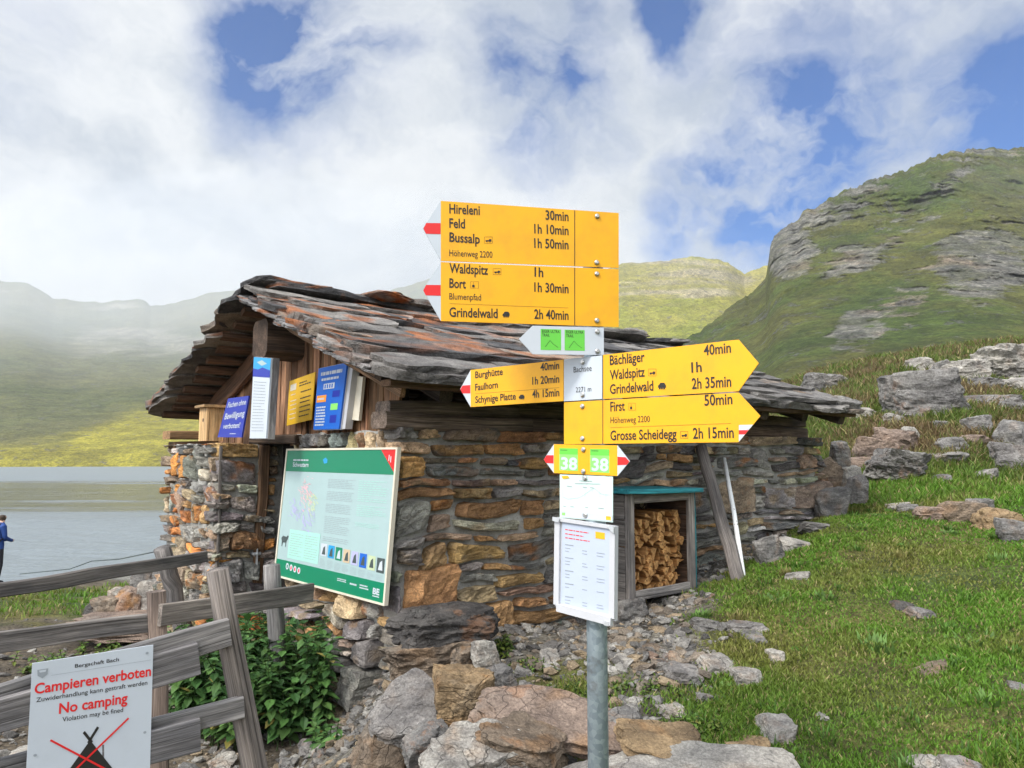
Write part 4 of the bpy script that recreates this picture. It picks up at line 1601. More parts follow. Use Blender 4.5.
sl = lambda x, y: y + (x - 449) * .066       # lettering of the upper pair runs with the plate
# upper plate: Hireleni / Feld / Bussalp
sign(PU, 'direction_sign', 'yellow direction sign reading Hireleni, Feld and Bussalp',
     [(440.8, 200.8), (618.7, 213), (618.7, 267.9), (440.8, 260.8)],
     [([(440.8, 200.8), (440.8, 260.8), (423, 228.6)], WH, 0), ([(440.6, 223.2), (440.6, 234.2), (425.9, 233.8), (423.3, 228.6), (426.2, 223.0)], RD, .0006)],
     [('Hireleni', 449.3, 479.8, 213.2, 215.0, 8.4), ('30min', 545.5, 568.5, 219.6, 221.0, 8.4),
      ('Feld', 449.3, 465, 227.6, 228.4, 8.4), ('1h 10min', 534.2, 568.5, 233.2, 235.0, 8.4),
      ('Bussalp', 449.3, 479.7, 241.6, 243.6, 8.4), ('1h 50min', 534.2, 568.5, 247.6, 249.2, 8.4),
      ('Höhenweg 2200', 449.3, 492.4, 256.0, 257.8, 5.8, BK, 0.0)],
     [(bus, 484.3, 243.4, 8, 6.5)], [((574.6, 210.3), (574.6, 265.9), .0022)], [(597, 216.4), (596.6, 262.6)])
sign(PU, 'direction_sign', 'yellow direction sign reading Waldspitz, Bort and Grindelwald',
     [(440.8, 262.0), (618.7, 269.2), (618.7, 327), (440.8, 321)],
     [([(440.8, 262.0), (440.8, 321), (423, 290.2)], WH, 0), ([(440.6, 285), (440.6, 295.8), (425.8, 295.4), (423.2, 290.4), (426, 285)], RD, .0006)],
     [('Waldspitz', 449.3, 488, 272.6, 274.6, 8.4), ('1h', 534.4, 543.2, 276.4, 277, 8.4),
      ('Bort', 449.3, 465.8, 287.6, 288.4, 8.4), ('1h 30min', 534.2, 568.5, 291.6, 293.2, 8.4),
      ('Blumenpfad', 449.3, 481, 299.4, 300.4, 5.8, BK, 0.0),
      ('Grindelwald', 449.3, 497.6, 316.6, 318.0, 8.4), ('2h 40min', 534.2, 568.5, 318.6, 319.8, 8.4)],
     [(bus, 493, 274.6, 8, 6), (cabin, 470.5, 288.2, 8, 6.5), (train, 502.5, 317.4, 7, 6)], [((574.6, 267.8), (574.6, 325.2), .0022), ((449.5, 303.6), (568.3, 308), .0007)], [(596.8, 274), (596.8, 320.6)])
# white trail sign with two green fields
o = sign(PU, 'trail_sign', 'white arrow sign with two green squares for the trail run', [(532.7, 325.6), (603.8, 327.6), (603.8, 355), (532.7, 354.2), (519, 339)],
         [([(540.6, 328.9), (561, 329.6), (561, 350.2), (540.6, 349.9)], GN, .0006), ([(564.6, 329.7), (584.6, 330.2), (584.6, 350.8), (564.6, 350.3)], GN, .0006)],
         [('EIGER ULTRA', 542, 559.6, 332.6, 333.2, 2.6, BK, .01), ('TRAIL', 542, 549.6, 336.4, 336.6, 2.6, BK, .01), ('EIGER ULTRA', 566, 583.2, 333.3, 333.8, 2.6, BK, .01), ('TRAIL', 566, 573.6, 337.2, 337.4, 2.6, BK, .01)],
         [], [((545, 347), (550, 340.5), .0012), ((550, 340.5), (553, 344), .001), ((553, 344), (558, 347.4), .0011), ((569, 347.8), (574, 341), .0012), ((574, 341), (577, 344.6), .001), ((577, 344.6), (582, 348.2), .0011)],
         [(597.2, 331.6), (597.2, 351.2)], bmat=WH)
# lower arms
sign(PL, 'direction_sign', 'yellow direction sign reading Burghütte, Faulhorn and Schynige Platte',
     [(470.6, 370), (563.4, 359.6), (563.4, 401), (470.6, 407)],
     [([(470.6, 370), (470.6, 407), (460.2, 389)], WH, 0), ([(470.4, 385), (470.4, 393.4), (462.4, 393.4), (460.6, 389.2), (462.6, 385.6)], RD, .0006)],
     [('Burghütte', 475.4, 503, 378.2, 374.8, 6.0), ('40min', 540.6, 559.4, 370.8, 368.8, 6.8),
      ('Faulhorn', 475.4, 498, 390.6, 387.8, 6.0), ('1h 20min', 532.4, 559.4, 384.6, 382.4, 6.8),
      ('Schynige Platte', 475.4, 516, 403, 399.4, 6.0), ('4h 15min', 532.4, 559.4, 397.8, 396, 6.8)],
     [(train, 519, 399.4, 5.6, 5)], [((475.4, 393.8), (559.4, 387.6), .0007)], [])
sign(PL, 'place_plate', 'white plate reading Bachsee 2271 m', [(564, 359.4), (602.2, 355.4), (602.2, 398.8), (564, 401.4)], [],
     [('Bachsee', 573.8, 591.8, 372.6, 370.8, 5.2, BK, 0), ('2271 m', 576, 591.4, 392.4, 391.4, 4.6, BK, 0)], [], [], [(582.8, 362.2), (582.8, 394.8)], bmat=WH)
sign(PL, 'direction_sign', 'yellow arrow sign reading Bächläger, Waldspitz and Grindelwald',
     [(602.6, 355), (738.5, 339.6), (758.6, 363.2), (738.5, 391.2), (602.6, 399)], [],
     [('Bächläger', 610, 644.8, 365, 361.4, 8.6), ('40min', 704, 731.2, 355.4, 352.4, 9.2),
      ('Waldspitz', 610.2, 645, 379.8, 376.4, 8.6), ('1h', 691.6, 702, 372.6, 371.6, 9.2),
      ('Grindelwald', 610.2, 653.6, 394, 390.4, 8.6), ('2h 35min', 692, 731.4, 389.0, 386.6, 9.6)],
     [(bus, 648.6, 376, 7.6, 7), (train, 658.2, 389.4, 7.8, 7)], [((602.9, 355), (602.9, 399), .0018)], [])
sign(PL, 'direction_sign', 'yellow arrow sign reading First and Grosse Scheidegg',
     [(564, 402.4), (738.5, 392.6), (760.2, 416), (738.5, 442.2), (564, 444.2)],
     [([(739, 425.0), (753.2, 424.6), (738.9, 441.9)], WH, .0006), ([(739, 430.2), (748.6, 430), (745.2, 434.3), (739, 434.5)], RD, .0009)],
     [('First', 610.6, 625, 411.4, 410.4, 8.6), ('50min', 704.6, 732.6, 405.6, 404, 9.6),
      ('Höhenweg 2200', 610.6, 650, 423.2, 422, 5.6, BK, 0),
      ('Grosse Scheidegg', 610.6, 676.8, 440.2, 438.6, 8.6), ('2h 15min', 693.2, 734, 438.6, 437.6, 9.6)],
     [(cabin, 628.8, 410.2, 7, 7), (bus, 680.6, 438.4, 7.4, 7)], [((602.9, 400.2), (602.9, 443.8), .0022), ((610.6, 427.6), (731, 423.4), .0007)], [(582.6, 406.4), (582.6, 438.6)])
# 38 route plate
sign(PL, 'route_sign', 'small double ended yellow sign with two green 38 fields', [(553.8, 444.2), (617.4, 445.4), (617.4, 476), (553.8, 473)],
     [([(553.8, 444.2), (553.8, 473), (543.8, 459.4)], WH, 0), ([(617.4, 445.4), (617.4, 476), (629.6, 461.4)], WH, 0),
      ([(553.6, 455.2), (553.6, 463.4), (546.2, 463), (544, 459.4), (546.8, 455.2)], RD, .0006), ([(617.6, 456.8), (617.6, 465.2), (626.8, 464.8), (629.4, 461.4), (625.6, 457.2)], RD, .0006),
      ([(559.4, 448), (578, 448.4), (578, 471), (559.4, 470.2)], LM, .0006), ([(590.2, 448.8), (609.4, 449.2), (609.4, 473), (590.2, 471.8)], LM, .0006),
      ([(559.4, 448), (578, 448.4), (578, 454.6), (559.4, 454.2)], GN, .0008), ([(590.2, 448.8), (609.4, 449.2), (609.4, 455.6), (590.2, 455.2)], GN, .0008)],
     [('38', 561, 577.4, 469, 469.8, 10.5, WH, .03), ('38', 591.8, 608.6, 470.2, 471, 10.8, WH, .03)], [], [((560.5, 450), (567.5, 450.2), .0016), ((591.5, 450.8), (598.5, 451), .0016)], [(583.6, 449.6), (583.6, 471.4)])
# profile sheet under it
tb = MB()
PL.poly(tb, [(559.6, 474.4), (612.6, 476.6), (612.6, 522.4), (559.6, 517.4)], 0, -.001, .002)
sh = tb.build('route_profile_sheet', [P_SHEET, P_BLACK, P_GREY, P_FADED, P_LIME, P_WHITE], SP)
tb = MB()
prof = [(563, 497), (568, 499), (573, 498.4), (578, 498), (583, 495.5), (588, 492), (592, 489), (594, 488), (597, 490.5), (600, 493.2), (604, 494.6), (610, 495)]
for p, q in zip(prof[:-1], prof[1:]):
    PL.line(tb, p, q, .0007, 2, .0006)
for x in (563, 571, 585, 593, 600, 606):
    PL.line(tb, (x, 487), (x, 505), .0004, 2, .0005)
for (x0_, x1_, y_) in [(579, 592, 480.6), (575, 600, 483.4), (563, 566, 506), (570, 574, 506.3), (585, 588, 507), (598, 604, 508), (567, 572, 486), (583, 587, 487), (590, 594, 487.4)]:
    PL.line(tb, (x0_, y_), (x1_, y_ + .5), .0016, 2, .0006)
PL.poly(tb, [(561.5, 476), (568, 475.6), (569.5, 478.2), (563, 479)], 3, .0006)
PL.poly(tb, [(561, 510.5), (612.4, 515.6), (612.4, 521.4), (561, 516.6)], 5, .0005)
PL.poly(tb, [(562, 512.4), (565.4, 512.6), (565.4, 515.6), (562, 515.2)], 4, .0008)
PL.poly(tb, [(606, 516), (611, 516.6), (611, 520.4), (606, 519.8)], 3, .0008)
tb.build('lettering', [P_SHEET, P_BLACK, P_GREY, P_FADED, P_LIME, P_WHITE], sh)
bolts(PL, sh, [(585, 478), (585.4, 515)], .008)
# timetable in a snap frame
PT = sp_plane(R(-42), .046)
tb = MB()
TMATS = [P_PLASTIC, paint('paper_bluish', (.46, .51, .62), .3, dirt=.05), P_RED, P_GREY, P_FADED, P_ALU, P_BLACK]
PT.poly(tb, [(555.4, 517.4), (615.6, 526.4), (614.8, 621.4), (554.2, 606.2)], 0, -.004, .010)
fr = tb.build('timetable_frame', TMATS, SP)
tb = MB()
PT.poly(tb, [(561.5, 521), (609.6, 528.4), (608, 614), (559.6, 603)], 1, -.0034)
# raised rims
for pts in ([(555.4, 517.4), (560.4, 518.2), (559.2, 605.2), (554.2, 604)], [(610.6, 525.8), (615.6, 526.4), (614.8, 619), (609.4, 617.6)], [(559, 517.8), (612, 525.8), (612, 529), (559, 521.2)]):
    PT.poly(tb, pts, 0, .004, .008)
PT.poly(tb, [(558.2, 603.6), (612.6, 617.4), (612.2, 625.4), (558.2, 610.8)], 0, .010, .014)
tb.build('rim', TMATS, fr)
for pts in ([(555, 516.6), (561.2, 517.6), (561, 522), (555, 520.6)], [(609, 525), (616.2, 526), (616, 533), (612, 529.4)], [(606.4, 620), (611, 621.2), (611, 625.6), (606.4, 624.4)]):
    tb = MB()
    PT.poly(tb, pts, 5, .0125, .003)
    tb.build('corner_clip', TMATS, fr)
tb = MB()
sk_ = lambda x: (x - 564) * .155
for (x0_, x1_, y_, w_, m_) in [(564.6, 588, 529.4, .0042, 2), (564.6, 583, 533.6, .0042, 2), (564.6, 589, 537.6, .0042, 2)]:
    u = x0_
    i = 0
    while u < x1_:
        l = (2.6, 4.2, 1.8, 3.4)[i % 4]
        PT.line(tb, (u, y_ + sk_(u)), (min(u + l, x1_), y_ + sk_(min(u + l, x1_))), w_ * .62, m_, -.0028)
        u += l + .7
        i += 1
PT.poly(tb, [(594.8, 531.6), (604.2, 533), (604.2, 539.6), (594.8, 538.4)], 4, -.0028)
rr = np.random.default_rng(4)
y_ = 544.5
for blk in range(5):
    for (cx, l, w_, m_) in [(564.4, 8.5, .0032, 6)]:
        PT.line(tb, (cx, y_), (cx + l, y_ + l * .155), w_, 3, -.0028)
    for rw in range(2 if blk != 3 else 1):
        yy = y_ + 3.4 + rw * 3.0
        for (cx, l) in ((564.4, 5.5), (581.6, 5.5), (596, 8.2)):
            PT.line(tb, (cx, yy + sk_(cx)), (cx + l * rr.uniform(.7, 1), yy + sk_(cx + l)), .0022, 3, -.0028)
    y_ += 13.0
tb.build('lettering', TMATS, fr)

# ------------------------------------------------------------------ notices on the hut
def hut_quad(corners, x):
    return Quad(*[HW(*hfront(px, py, x)) for (px, py) in corners])


def notice(name, label, cat, mats, quad, thk, draw, group=None, back=None, edge=None):
    c0 = sum(quad.c) / 4
    t = thing(name, label, cat, c0 - quad.n * thk, 0.0, group)
    tb = MB()
    quad.board(tb, thk, 0)
    p = tb.build('panel', mats, t)
    tb = MB()
    draw(quad, tb)
    tb.build('lettering', mats, t)
    if back:
        back(quad, t)
    return t


# navy "Fischen ohne Bewilligung verboten!"
Q = hut_quad([(228, 398.5), (248.6, 395.8), (241.4, 437.4), (217.6, 437.2)], -.37)


def d_navy(q, tb):
    q.text(tb, 'Fischen ohne', .10, .94, .24, .13, 1, .0012, .012, .20)
    q.text(tb, 'Bewilligung', .10, .96, .54, .15, 1, .0012, .012, .48)
    q.text(tb, 'verboten!', .14, .86, .78, .13, 1, .0012, .012, .76)
    q.print_rows(tb, .50, .92, .89, .93, 1, 1, .0012, 3)


notice('fishing_notice', 'navy blue notice forbidding fishing, on the stone pier left of the hut door', 'notice', [P_NAVY, P_WHITE], Q, .012, d_navy)

# tall white notice with a blue photo, on a grey board
Q = hut_quad([(254, 357), (271, 358.5), (266, 438.4), (249.6, 438.4)], -.40)


def d_tall(q, tb):
    q.rect(tb, 0, 0, 1, .24, 1, .001)
    q.poly(tb, [(0, .14), (.3, .15), (.55, .12), (1, .15), (1, .24), (0, .24)][::-1], 3, .0014)
    q.poly(tb, [(.2, .06), (.5, .03), (.8, .07), (.5, .1)][::-1], 4, .0014)
    q.print_rows(tb, .10, .84, .29, .93, 17, 2, .0012, 5, .22)


def b_tall(q, t):
    tb = MB()
    f = q.P([(-.02, -.01), (1.02, -.01), (1.02, 1.01), (-.02, 1.01)], -.0125)
    # deep plank carrying the notice, its right side seen from the path
    V = np.concatenate([f, f + hut_n * .045])
    tb.add(V, [(3, 2, 1, 0), (4, 5, 6, 7), (0, 1, 5, 4), (1, 2, 6, 5), (2, 3, 7, 6), (3, 0, 4, 7)], 0, (1.25, 1.2, 1.15), V[:, [2, 0, 1]])
    tb.build('backing_board', M_WGREY, t)


hut_n = hA
notice('white_notice', 'tall white notice with a blue photo on top, beside the hut door', 'notice', [P_WHITE, P_SKY, P_GREY, P_NAVY, P_PALE], Q, .012, d_tall, back=b_tall)

# faded yellow notice
Q = hut_quad([(289.6, 381.2), (315.2, 372), (311.2, 419.6), (286.6, 425.8)], -.055)


def d_yel(q, tb):
    q.rect(tb, .06, .10, .30, .24, 2, .001)
    q.print_rows(tb, .42, .92, .10, .22, 2, 1, .001, 3, .4)
    for (v, u) in ((.33, .06), (.47, .06), (.56, .06), (.66, .06), (.76, .06), (.86, .06)):
        q.print_rows(tb, .50, .92, v - .02, v + .03, 1, 1, .001, int(v * 100), .5)
        q.print_rows(tb, .10, .36, v - .02, v + .03, 1, 2, .001, int(v * 90), .4)


notice('yellow_notice', 'faded yellow notice with small print on the brown gable boards', 'notice', [P_FADED, P_BLACK, P_CREAM], Q, .006, d_yel)

# blue notice on white backing boards
Q = hut_quad([(318.6, 368.6), (347, 362.8), (338.8, 429), (313.2, 429.6)], -.10)


def d_blue(q, tb):
    q.print_rows(tb, .12, .92, .062, .122, 1, 1, .0012, 16, .9)
    q.print_rows(tb, .16, .82, .165, .215, 1, 1, .0012, 6, .8)
    q.rect(tb, .26, .27, .66, .36, 1, .0012)
    for i in range(4):
        q.rect(tb, .30 + i * .085, .285, .345 + i * .085, .345, 0, .0016)
    q.rect(tb, .04, .45, .40, .56, 2, .0012)
    q.print_rows(tb, .08, .34, .48, .53, 1, 1, .0016, 6, .6)
    q.rect(tb, .62, .40, .88, .50, 4, .0012)
    q.rect(tb, .60, .60, .86, .70, 3, .0012)
    q.rect(tb, .62, .78, .86, .90, 4, .0012)
    q.print_rows(tb, .06, .44, .62, .95, 7, 1, .0012, 9, .5)


def b_blue(q, t):
    tb = MB()
    q.board(tb, .012, 0, .012, -.0125)
    tb.add(*extr_q(q, 1.012, 1.12, .0, 1.0, -.02, .05), 0)
    tb.build('backing_board', P_PLASTIC, t)


def extr_q(q, u0, u1, v0, v1, off, thk):
    f = q.P([(u0, v0), (u1, v0), (u1, v1), (u0, v1)], off)
    V = np.concatenate([f, f - q.n * thk])
    return V, [(3, 2, 1, 0), (4, 5, 6, 7), (0, 1, 5, 4), (1, 2, 6, 5), (2, 3, 7, 6), (3, 0, 4, 7)]


notice('blue_notice', 'bright blue notice with orange and green labels on the hut gable', 'notice', [P_BLUE, P_WHITE, P_ORANGE, P_LIME, P_NAVY], Q, .012, d_blue, back=b_blue)
# pale board leaning behind it
Q2 = hut_quad([(353.4, 374.8), (363, 377), (358.6, 420.6), (348.4, 419.4)], -.04)
tb = MB()
Q2.board(tb, .02, 0)
tag(tb.build('spare_board', [P_CREAM]), 'narrow pale board leaning on the gable right of the blue notice', 'board')

# big green and white information board, hung by its frame
Q = Quad(*[hitplane(px, py, HW(-.10, 0, 0), unit(hA * 1.0 + hB * .03)) for (px, py) in [(288, 450.5), (396.6, 449.4), (383.6, 603.4), (275.4, 574.4)]])


def d_info(q, tb):
    q.rect(tb, 0, 0, 1, .165, 1, .0012)
    q.poly(tb, [(.885, 0), (1, 0), (1, .155)][::-1], 4, .0016)
    q.rect(tb, .948, .035, .954, .075, 2, .0018)
    q.rect(tb, .962, .045, .968, .085, 2, .0018)
    q.text(tb, 'Schwestern', .075, .245, .128, .034, 2, .0018, .022)
    q.print_rows(tb, .075, .25, .065, .085, 1, 2, .0016, 2, .6)
    q.poly(tb, [(.385, .07), (.41, .055), (.43, .07), (.43, .095), (.40, .10)][::-1], 5, .0018)
    q.rect(tb, 0, .87, 1, 1, 1, .0012)
    # relief map
    r = np.random.default_rng(3)
    for (mt, cu, cv, su, sv, n) in [(6, .23, .31, .06, .055, 46), (8, .32, .39, .06, .06, 34), (7, .16, .46, .09, .05, 50), (7, .30, .53, .06, .07, 44), (6, .28, .37, .05, .05, 20)]:
        for i in range(n):
            u, v = r.normal(cu, su * .55), r.normal(cv, sv * .7)
            if .05 < u < .42 and .20 < v < .66:
                a = r.uniform(-1.2, .2)
                l, w_ = r.uniform(.006, .026), r.uniform(.003, .007)
                du, dv = l * math.cos(a), -l * math.sin(a) * 1.3
                q.poly(tb, [(u - du, v - dv), (u + w_, v), (u + du, v + dv), (u - w_, v + .004)], mt, .0014 + .00002 * (i % 9))
    q.print_rows(tb, .455, .70, .21, .28, 6, 3, .0014, 12, .22)
    q.print_rows(tb, .455, .70, .30, .37, 6, 3, .0014, 13, .22)
    q.print_rows(tb, .455, .69, .39, .46, 6, 3, .0014, 14, .22)
    q.print_rows(tb, .455, .69, .48, .61, 10, 3, .0014, 15, .22)
    q.print_rows(tb, .455, .69, .63, .67, 3, 3, .0014, 15, .22)
    q.print_rows(tb, .73, .97, .21, .36, 10, 9, .0014, 17, .22)
    q.print_rows(tb, .73, .97, .38, .46, 6, 9, .0014, 18, .22)
    q.print_rows(tb, .73, .92, .50, .53, 3, 9, .0014, 19, .22)
    q.rect(tb, .115, .62, .43, .845, 9, .0014)
    q.print_rows(tb, .13, .27, .645, .83, 10, 10, .0017, 20, .2)
    q.print_rows(tb, .285, .42, .645, .83, 10, 10, .0017, 21, .2)
    # a dark grazing animal on the left edge
    q.poly(tb, [(.028, .70), (.045, .68), (.085, .685), (.095, .672), (.108, .676), (.10, .70), (.088, .722), (.086, .765), (.08, .765), (.078, .73), (.05, .733), (.044, .765), (.038, .765), (.036, .725)][::-1], 11, .0016)
    for i, mt in enumerate([11, 5, 12, 13, 7, 14, 8, 15]):
        u = .448 + i * .0685
        q.rect(tb, u, .685 + .004 * i, u + .056, .775 + .005 * i, mt if i else 2, .0016)
        q.poly(tb, [(u + .012, .765 + .004 * i), (u + .022, .715 + .004 * i), (u + .038, .70 + .004 * i), (u + .045, .765 + .004 * i)][::-1], (2 if i in (2, 7) else 11), .0018)
        q.print_rows(tb, u, u + .054, .795 + .004 * i, .862, 7, 3, .0015, 30 + i, .18)
    for i in range(4):
        q.disc(tb, .125 + i * .042, .912 + .004 * i, .016, .026, 2, .0016)
        q.rect(tb, .119 + i * .042, .900 + .004 * i, .131 + i * .042, .925 + .004 * i, 4 if i else 1, .0019)
    q.print_rows(tb, .62, .70, .905, .93, 2, 2, .0016, 41, .5)
    q.print_rows(tb, .73, .79, .915, .935, 1, 2, .0016, 42, .6)
    q.print_rows(tb, .81, .88, .91, .945, 2, 2, .0016, 43, .5)
    q.text(tb, 'BE', .915, .965, .955, .038, 2, .0018, .04)
    q.rect(tb, .915, .965, .965, .972, 2, .0018)


def b_info(q, t):
    tb = MB()
    for (u0, v0, u1, v1) in [(-.012, -.014, 1.012, 0), (-.012, 1, 1.012, 1.014), (-.012, 0, 0, 1), (1, 0, 1.012, 1)]:
        tb.add(*extr_q(q, u0, u1, v0, v1, .006, .026), 0)
    tb.build('frame', P_CREAM, t)
    tb = MB()
    for u in (.12, .88):
        tb.add(*extr_q(q, u - .02, u + .02, .02, .98, -.02, .045), 0)
    tb.build('bracket', P_ALU, t)


notice('information_board', 'large green and white information board with a map on the hut gable wall', 'board',
       [P_PALE, P_DGREEN, P_WHITE, P_GREY, P_RED, P_SKY, P_PINK, P_LILAC, P_OLIVE, P_MINT, P_GREY, P_DGREY, P_DGREEN, P_TAN, P_BLUE, P_DGREY], Q, .018, d_info, back=b_info)

# wooden nest box on the pier
BX = hfront(203.5, 441, -.37)
t = thing('nest_box', 'small new pine box standing at the top of the pier under the eaves', 'box', HW(*BX), HUT_RZ)
bw, bh = .20, .27
by, bz = BX[1], BX[2]
tb = MB()
V, F, G = plank(HW(-.37, by, bz), HW(-.37, by, bz + bh), bw, .022, hB, 4, .001, seed=201)
tb.add(V, F, 0, (1, 1, 1), G)
tb.build('front', M_WPINE, t)
for sgn in (-1, 1):
    tb = MB()
    V, F, G = plank(HW(-.30, by + sgn * (bw / 2 - .012), bz), HW(-.30, by + sgn * (bw / 2 - .012), bz + bh), .115, .022, hA, 4, .001, seed=202 + sgn)
    tb.add(V, F, 0, (.9, .9, .9), G)
    tb.build('side_panel', M_WPINE, t)
tb = MB()
V, F, G = plank(HW(-.32, by - bw / 2 - .03, bz + bh + .012), HW(-.32, by + bw / 2 + .03, bz + bh + .012), .19, .022, hA, 4, .001, seed=206)
tb.add(V, F, 0, (.75, .72, .7), G)
tb.build('lid', M_WPINE, t)
tb = MB()
V, F, G = tube([HW(-.3835, by - .01, bz + .17), HW(-.3795, by - .01, bz + .17)], .016, 14)
tb.add(V, F, 0, (1, 1, 1), G)
tb.build('entrance_hole', M_WDARK, t)

# ------------------------------------------------------------------ fences
def rail(parent, name, pl, pr, wid, thk, facing, mat=None, seed=0, col=(1, 1, 1)):
    V, F, G = plank(pl, pr, wid, thk, (0, 0, 1), 12, .006, .12, seed)
    tb = MB()
    tb.add(V, F, 0, col, G)
    return tb.build(name, mat or M_WGREY, parent)


def post(parent, top, bot, rt, rb, seed, name='post', square=False, col=(1, 1, 1)):
    tb = MB()
    top, bot = np.asarray(top), np.asarray(bot)
    if square:
        V, F, G = plank(bot, top, rb * 2, rb * 1.7, (1, .6, 0), 8, .008, .2, seed, taper=rt / rb)
    else:
        r = np.random.default_rng(seed)
        pts = [bot + (top - bot) * t + np.r_[r.normal(0, .003, 2), 0] for t in np.linspace(0, 1, 8)]
        V, F, G = tube(pts, list(np.linspace(rb, rt, 8)), 14, seed, .014)
    tb.add(V, F, 0, col, G)
    return tb.build(name, M_WGREY, parent, smooth_f=not square)


# near fence carrying the camping sign
fd = unit((.79, .61, 0))
NF0 = np.array([-1.40, 1.95, 0])
NFn = np.cross(fd, (0, 0, 1.0))
NF = Plane(NF0, fd)


def nf(px, py, off=0.0):
    return NF.P(NF.uv(px, py), off)[0]


f1 = thing('wooden_fence', 'grey weathered plank fence that carries the no camping sign', 'fence', (-.87, 2.36, gz(-.87, 2.36)))
rail(f1, 'rail', nf(-90, 730, 0), nf(229, 633, 0), .088, .028, NFn, seed=301)
rail(f1, 'rail', nf(-90, 740, .022), nf(196, 655, .022), .085, .022, NFn, seed=302, col=(.85, .85, .88))
rail(f1, 'rail', nf(-90, 798, 0), nf(243, 706, 0), .066, .028, NFn, seed=303)
rail(f1, 'rail', nf(100, 757, .024), nf(197, 731, .024), .095, .022, NFn, seed=304, col=(.9, .9, .93))
tp, bt_ = nf(221, 571, -.035), nf(256, 765, -.035)
bt_ = bt_ + (bt_ - tp) * ((bt_[2] + .05) / max(tp[2] - bt_[2], .1))
post(f1, tp, bt_, .034, .045, 311, col=(1.0, .92, .85))
p = nf(-60, 600, -.05)
post(f1, p, np.array([p[0] - .03, p[1], -.15]), .036, .045, 312)

# middle fence: rail crossing in front of the board, its posts
f2 = thing('wooden_fence', 'old plank fence with two worn posts running past the nettles to the information board', 'fence', tuple(W(160, 768, 3.75)[:2]) + (0,))
P1t, P1b = W(158, 591, 3.7), W(159, 800, 3.72)
post(f2, P1t, P1b, .040, .050, 321, square=True, col=(1.05, .85, .72))
P3t, P3b = W(271, 565, 4.62), W(281, 690, 4.66)
P3b = P3b + (P3b - P3t) * ((P3b[2] + .1) / (P3t[2] - P3b[2]))
post(f2, P3t, P3b, .050, .056, 322)
rail(f2, 'rail', W(-40, 647, 3.15), W(152, 622, 3.70), .090, .03, None, seed=323, col=(1, .97, .93))
rail(f2, 'rail', W(160, 616, 3.66), W(312, 593, 4.55), .105, .03, None, seed=324, col=(.95, .88, .8))

# rear fence by the shore: one sagging rail and a wire
f3 = thing('wooden_fence', 'dark sagging fence rail with a leaning post in front of the lake', 'fence', tuple(W(172, 600, 5.75)[:2]) + (-.05,))
rail(f3, 'rail', W(-60, 601, 4.4), W(206, 556, 5.6), .085, .05, None, seed=331, col=(.6, .57, .55))
post(f3, W(162, 548, 5.72), W(186, 640, 5.9), .062, .07, 332, col=(.85, .83, .82))
tb = MB()
wp = [W(20, 574, 9.5), W(70, 569, 8.5), W(92, 561, 8.2), W(120, 559, 7.6), W(168, 549, 5.9)]
V, F, G = tube(wp, .006, 5)
tb.add(V, F, 0, (.2, .2, .2), G)
tb.build('wire', P_DGREY, f3)

# no-camping sign on the near fence
cpx = [(31, 660.5), (150.5, 642.5), (147, 771), (23.5, 792)]
Q = Quad(*[nf(x, y, .036) for x, y in cpx])


def d_camp(q, tb):
    q.text(tb, 'Bergschaft Bach', .335, .70, .083, .027, 1, .0009, .012)
    q.rect(tb, .15, .112, .98, .1145, 3, .0009)
    q.poly(tb, [(.04, .055), (.125, .055), (.12, .10), (.083, .125), (.045, .10)][::-1], 3, .0009)
    q.poly(tb, [(.055, .062), (.11, .062), (.105, .078), (.06, .078)][::-1], 0, .0011)
    q.text(tb, 'Campieren verboten', .028, .985, .236, .076, 2, .0009, .022)
    q.text(tb, 'Zuwiderhandlung kann gestraft werden', .045, .955, .300, .033, 1, .0009, .006)
    q.text(tb, 'No camping', .225, .785, .415, .076, 2, .0009, .022)
    q.text(tb, 'Violation may be fined', .255, .75, .480, .034, 1, .0009, .006)
    q.poly(tb, [(.485, .655), (.76, 1.0), (.21, 1.0)], 1, .0009)
    for (a, b) in (((.43, .585), (.50, .675)), ((.545, .565), (.47, .675))):
        a, b = np.array(a), np.array(b)
        d = unit(b - a) * .011
        n_ = np.array([-d[1], d[0]])
        q.poly(tb, [a - n_, b - n_, b + n_, a + n_], 1, .0010)
    for (a, b) in (((.17, .605), (.79, 1.0)), ((.80, .535), (.20, 1.0))):
        a, b = np.array(a), np.array(b)
        d = unit(b - a) * .0075
        n_ = np.array([-d[1], d[0]])
        q.poly(tb, [a - n_, b - n_, b + n_, a + n_], 2, .0014)
    for (u, v) in ((.945, .055), (.945, .665), (.06, .70)):
        q.disc(tb, u, v, .014, .010, 3, .0012)


notice('camping_sign', 'white sign reading Campieren verboten, No camping, on the plank fence', 'sign', [P_WHITE, P_BLACK, P_RED, P_GREY], Q, .004, d_camp)

# ------------------------------------------------------------------ firewood box against the long wall
BY = -.46
pl_ = hside(627.5, 602, BY)
pr_ = hside(694.5, 590, BY)
bx0, bx1 = pl_[0], pr_[0]
bz0 = (pl_[2] + pr_[2]) / 2
bz1 = hside(630, 494, BY)[2]
bzr = hside(695, 492, BY)[2]
FB = thing('firewood_box', 'grey wooden firewood box with a teal lid against the long stone wall', 'box', HW(bx0, BY, bz0), HUT_RZ)


def hplank(parent, name, mat, a, b, wid, thk, side, seed=0, col=(1, 1, 1), seg=6, warp=.003):
    tb = MB()
    sd_ = hA * side[0] + hB * side[1] + np.array([0, 0, side[2]])
    V, F, G = plank(HW(*a), HW(*b), wid, thk, sd_, seg, warp, .10, seed)
    tb.add(V, F, 0, col, G)
    return tb.build(name, mat, parent)


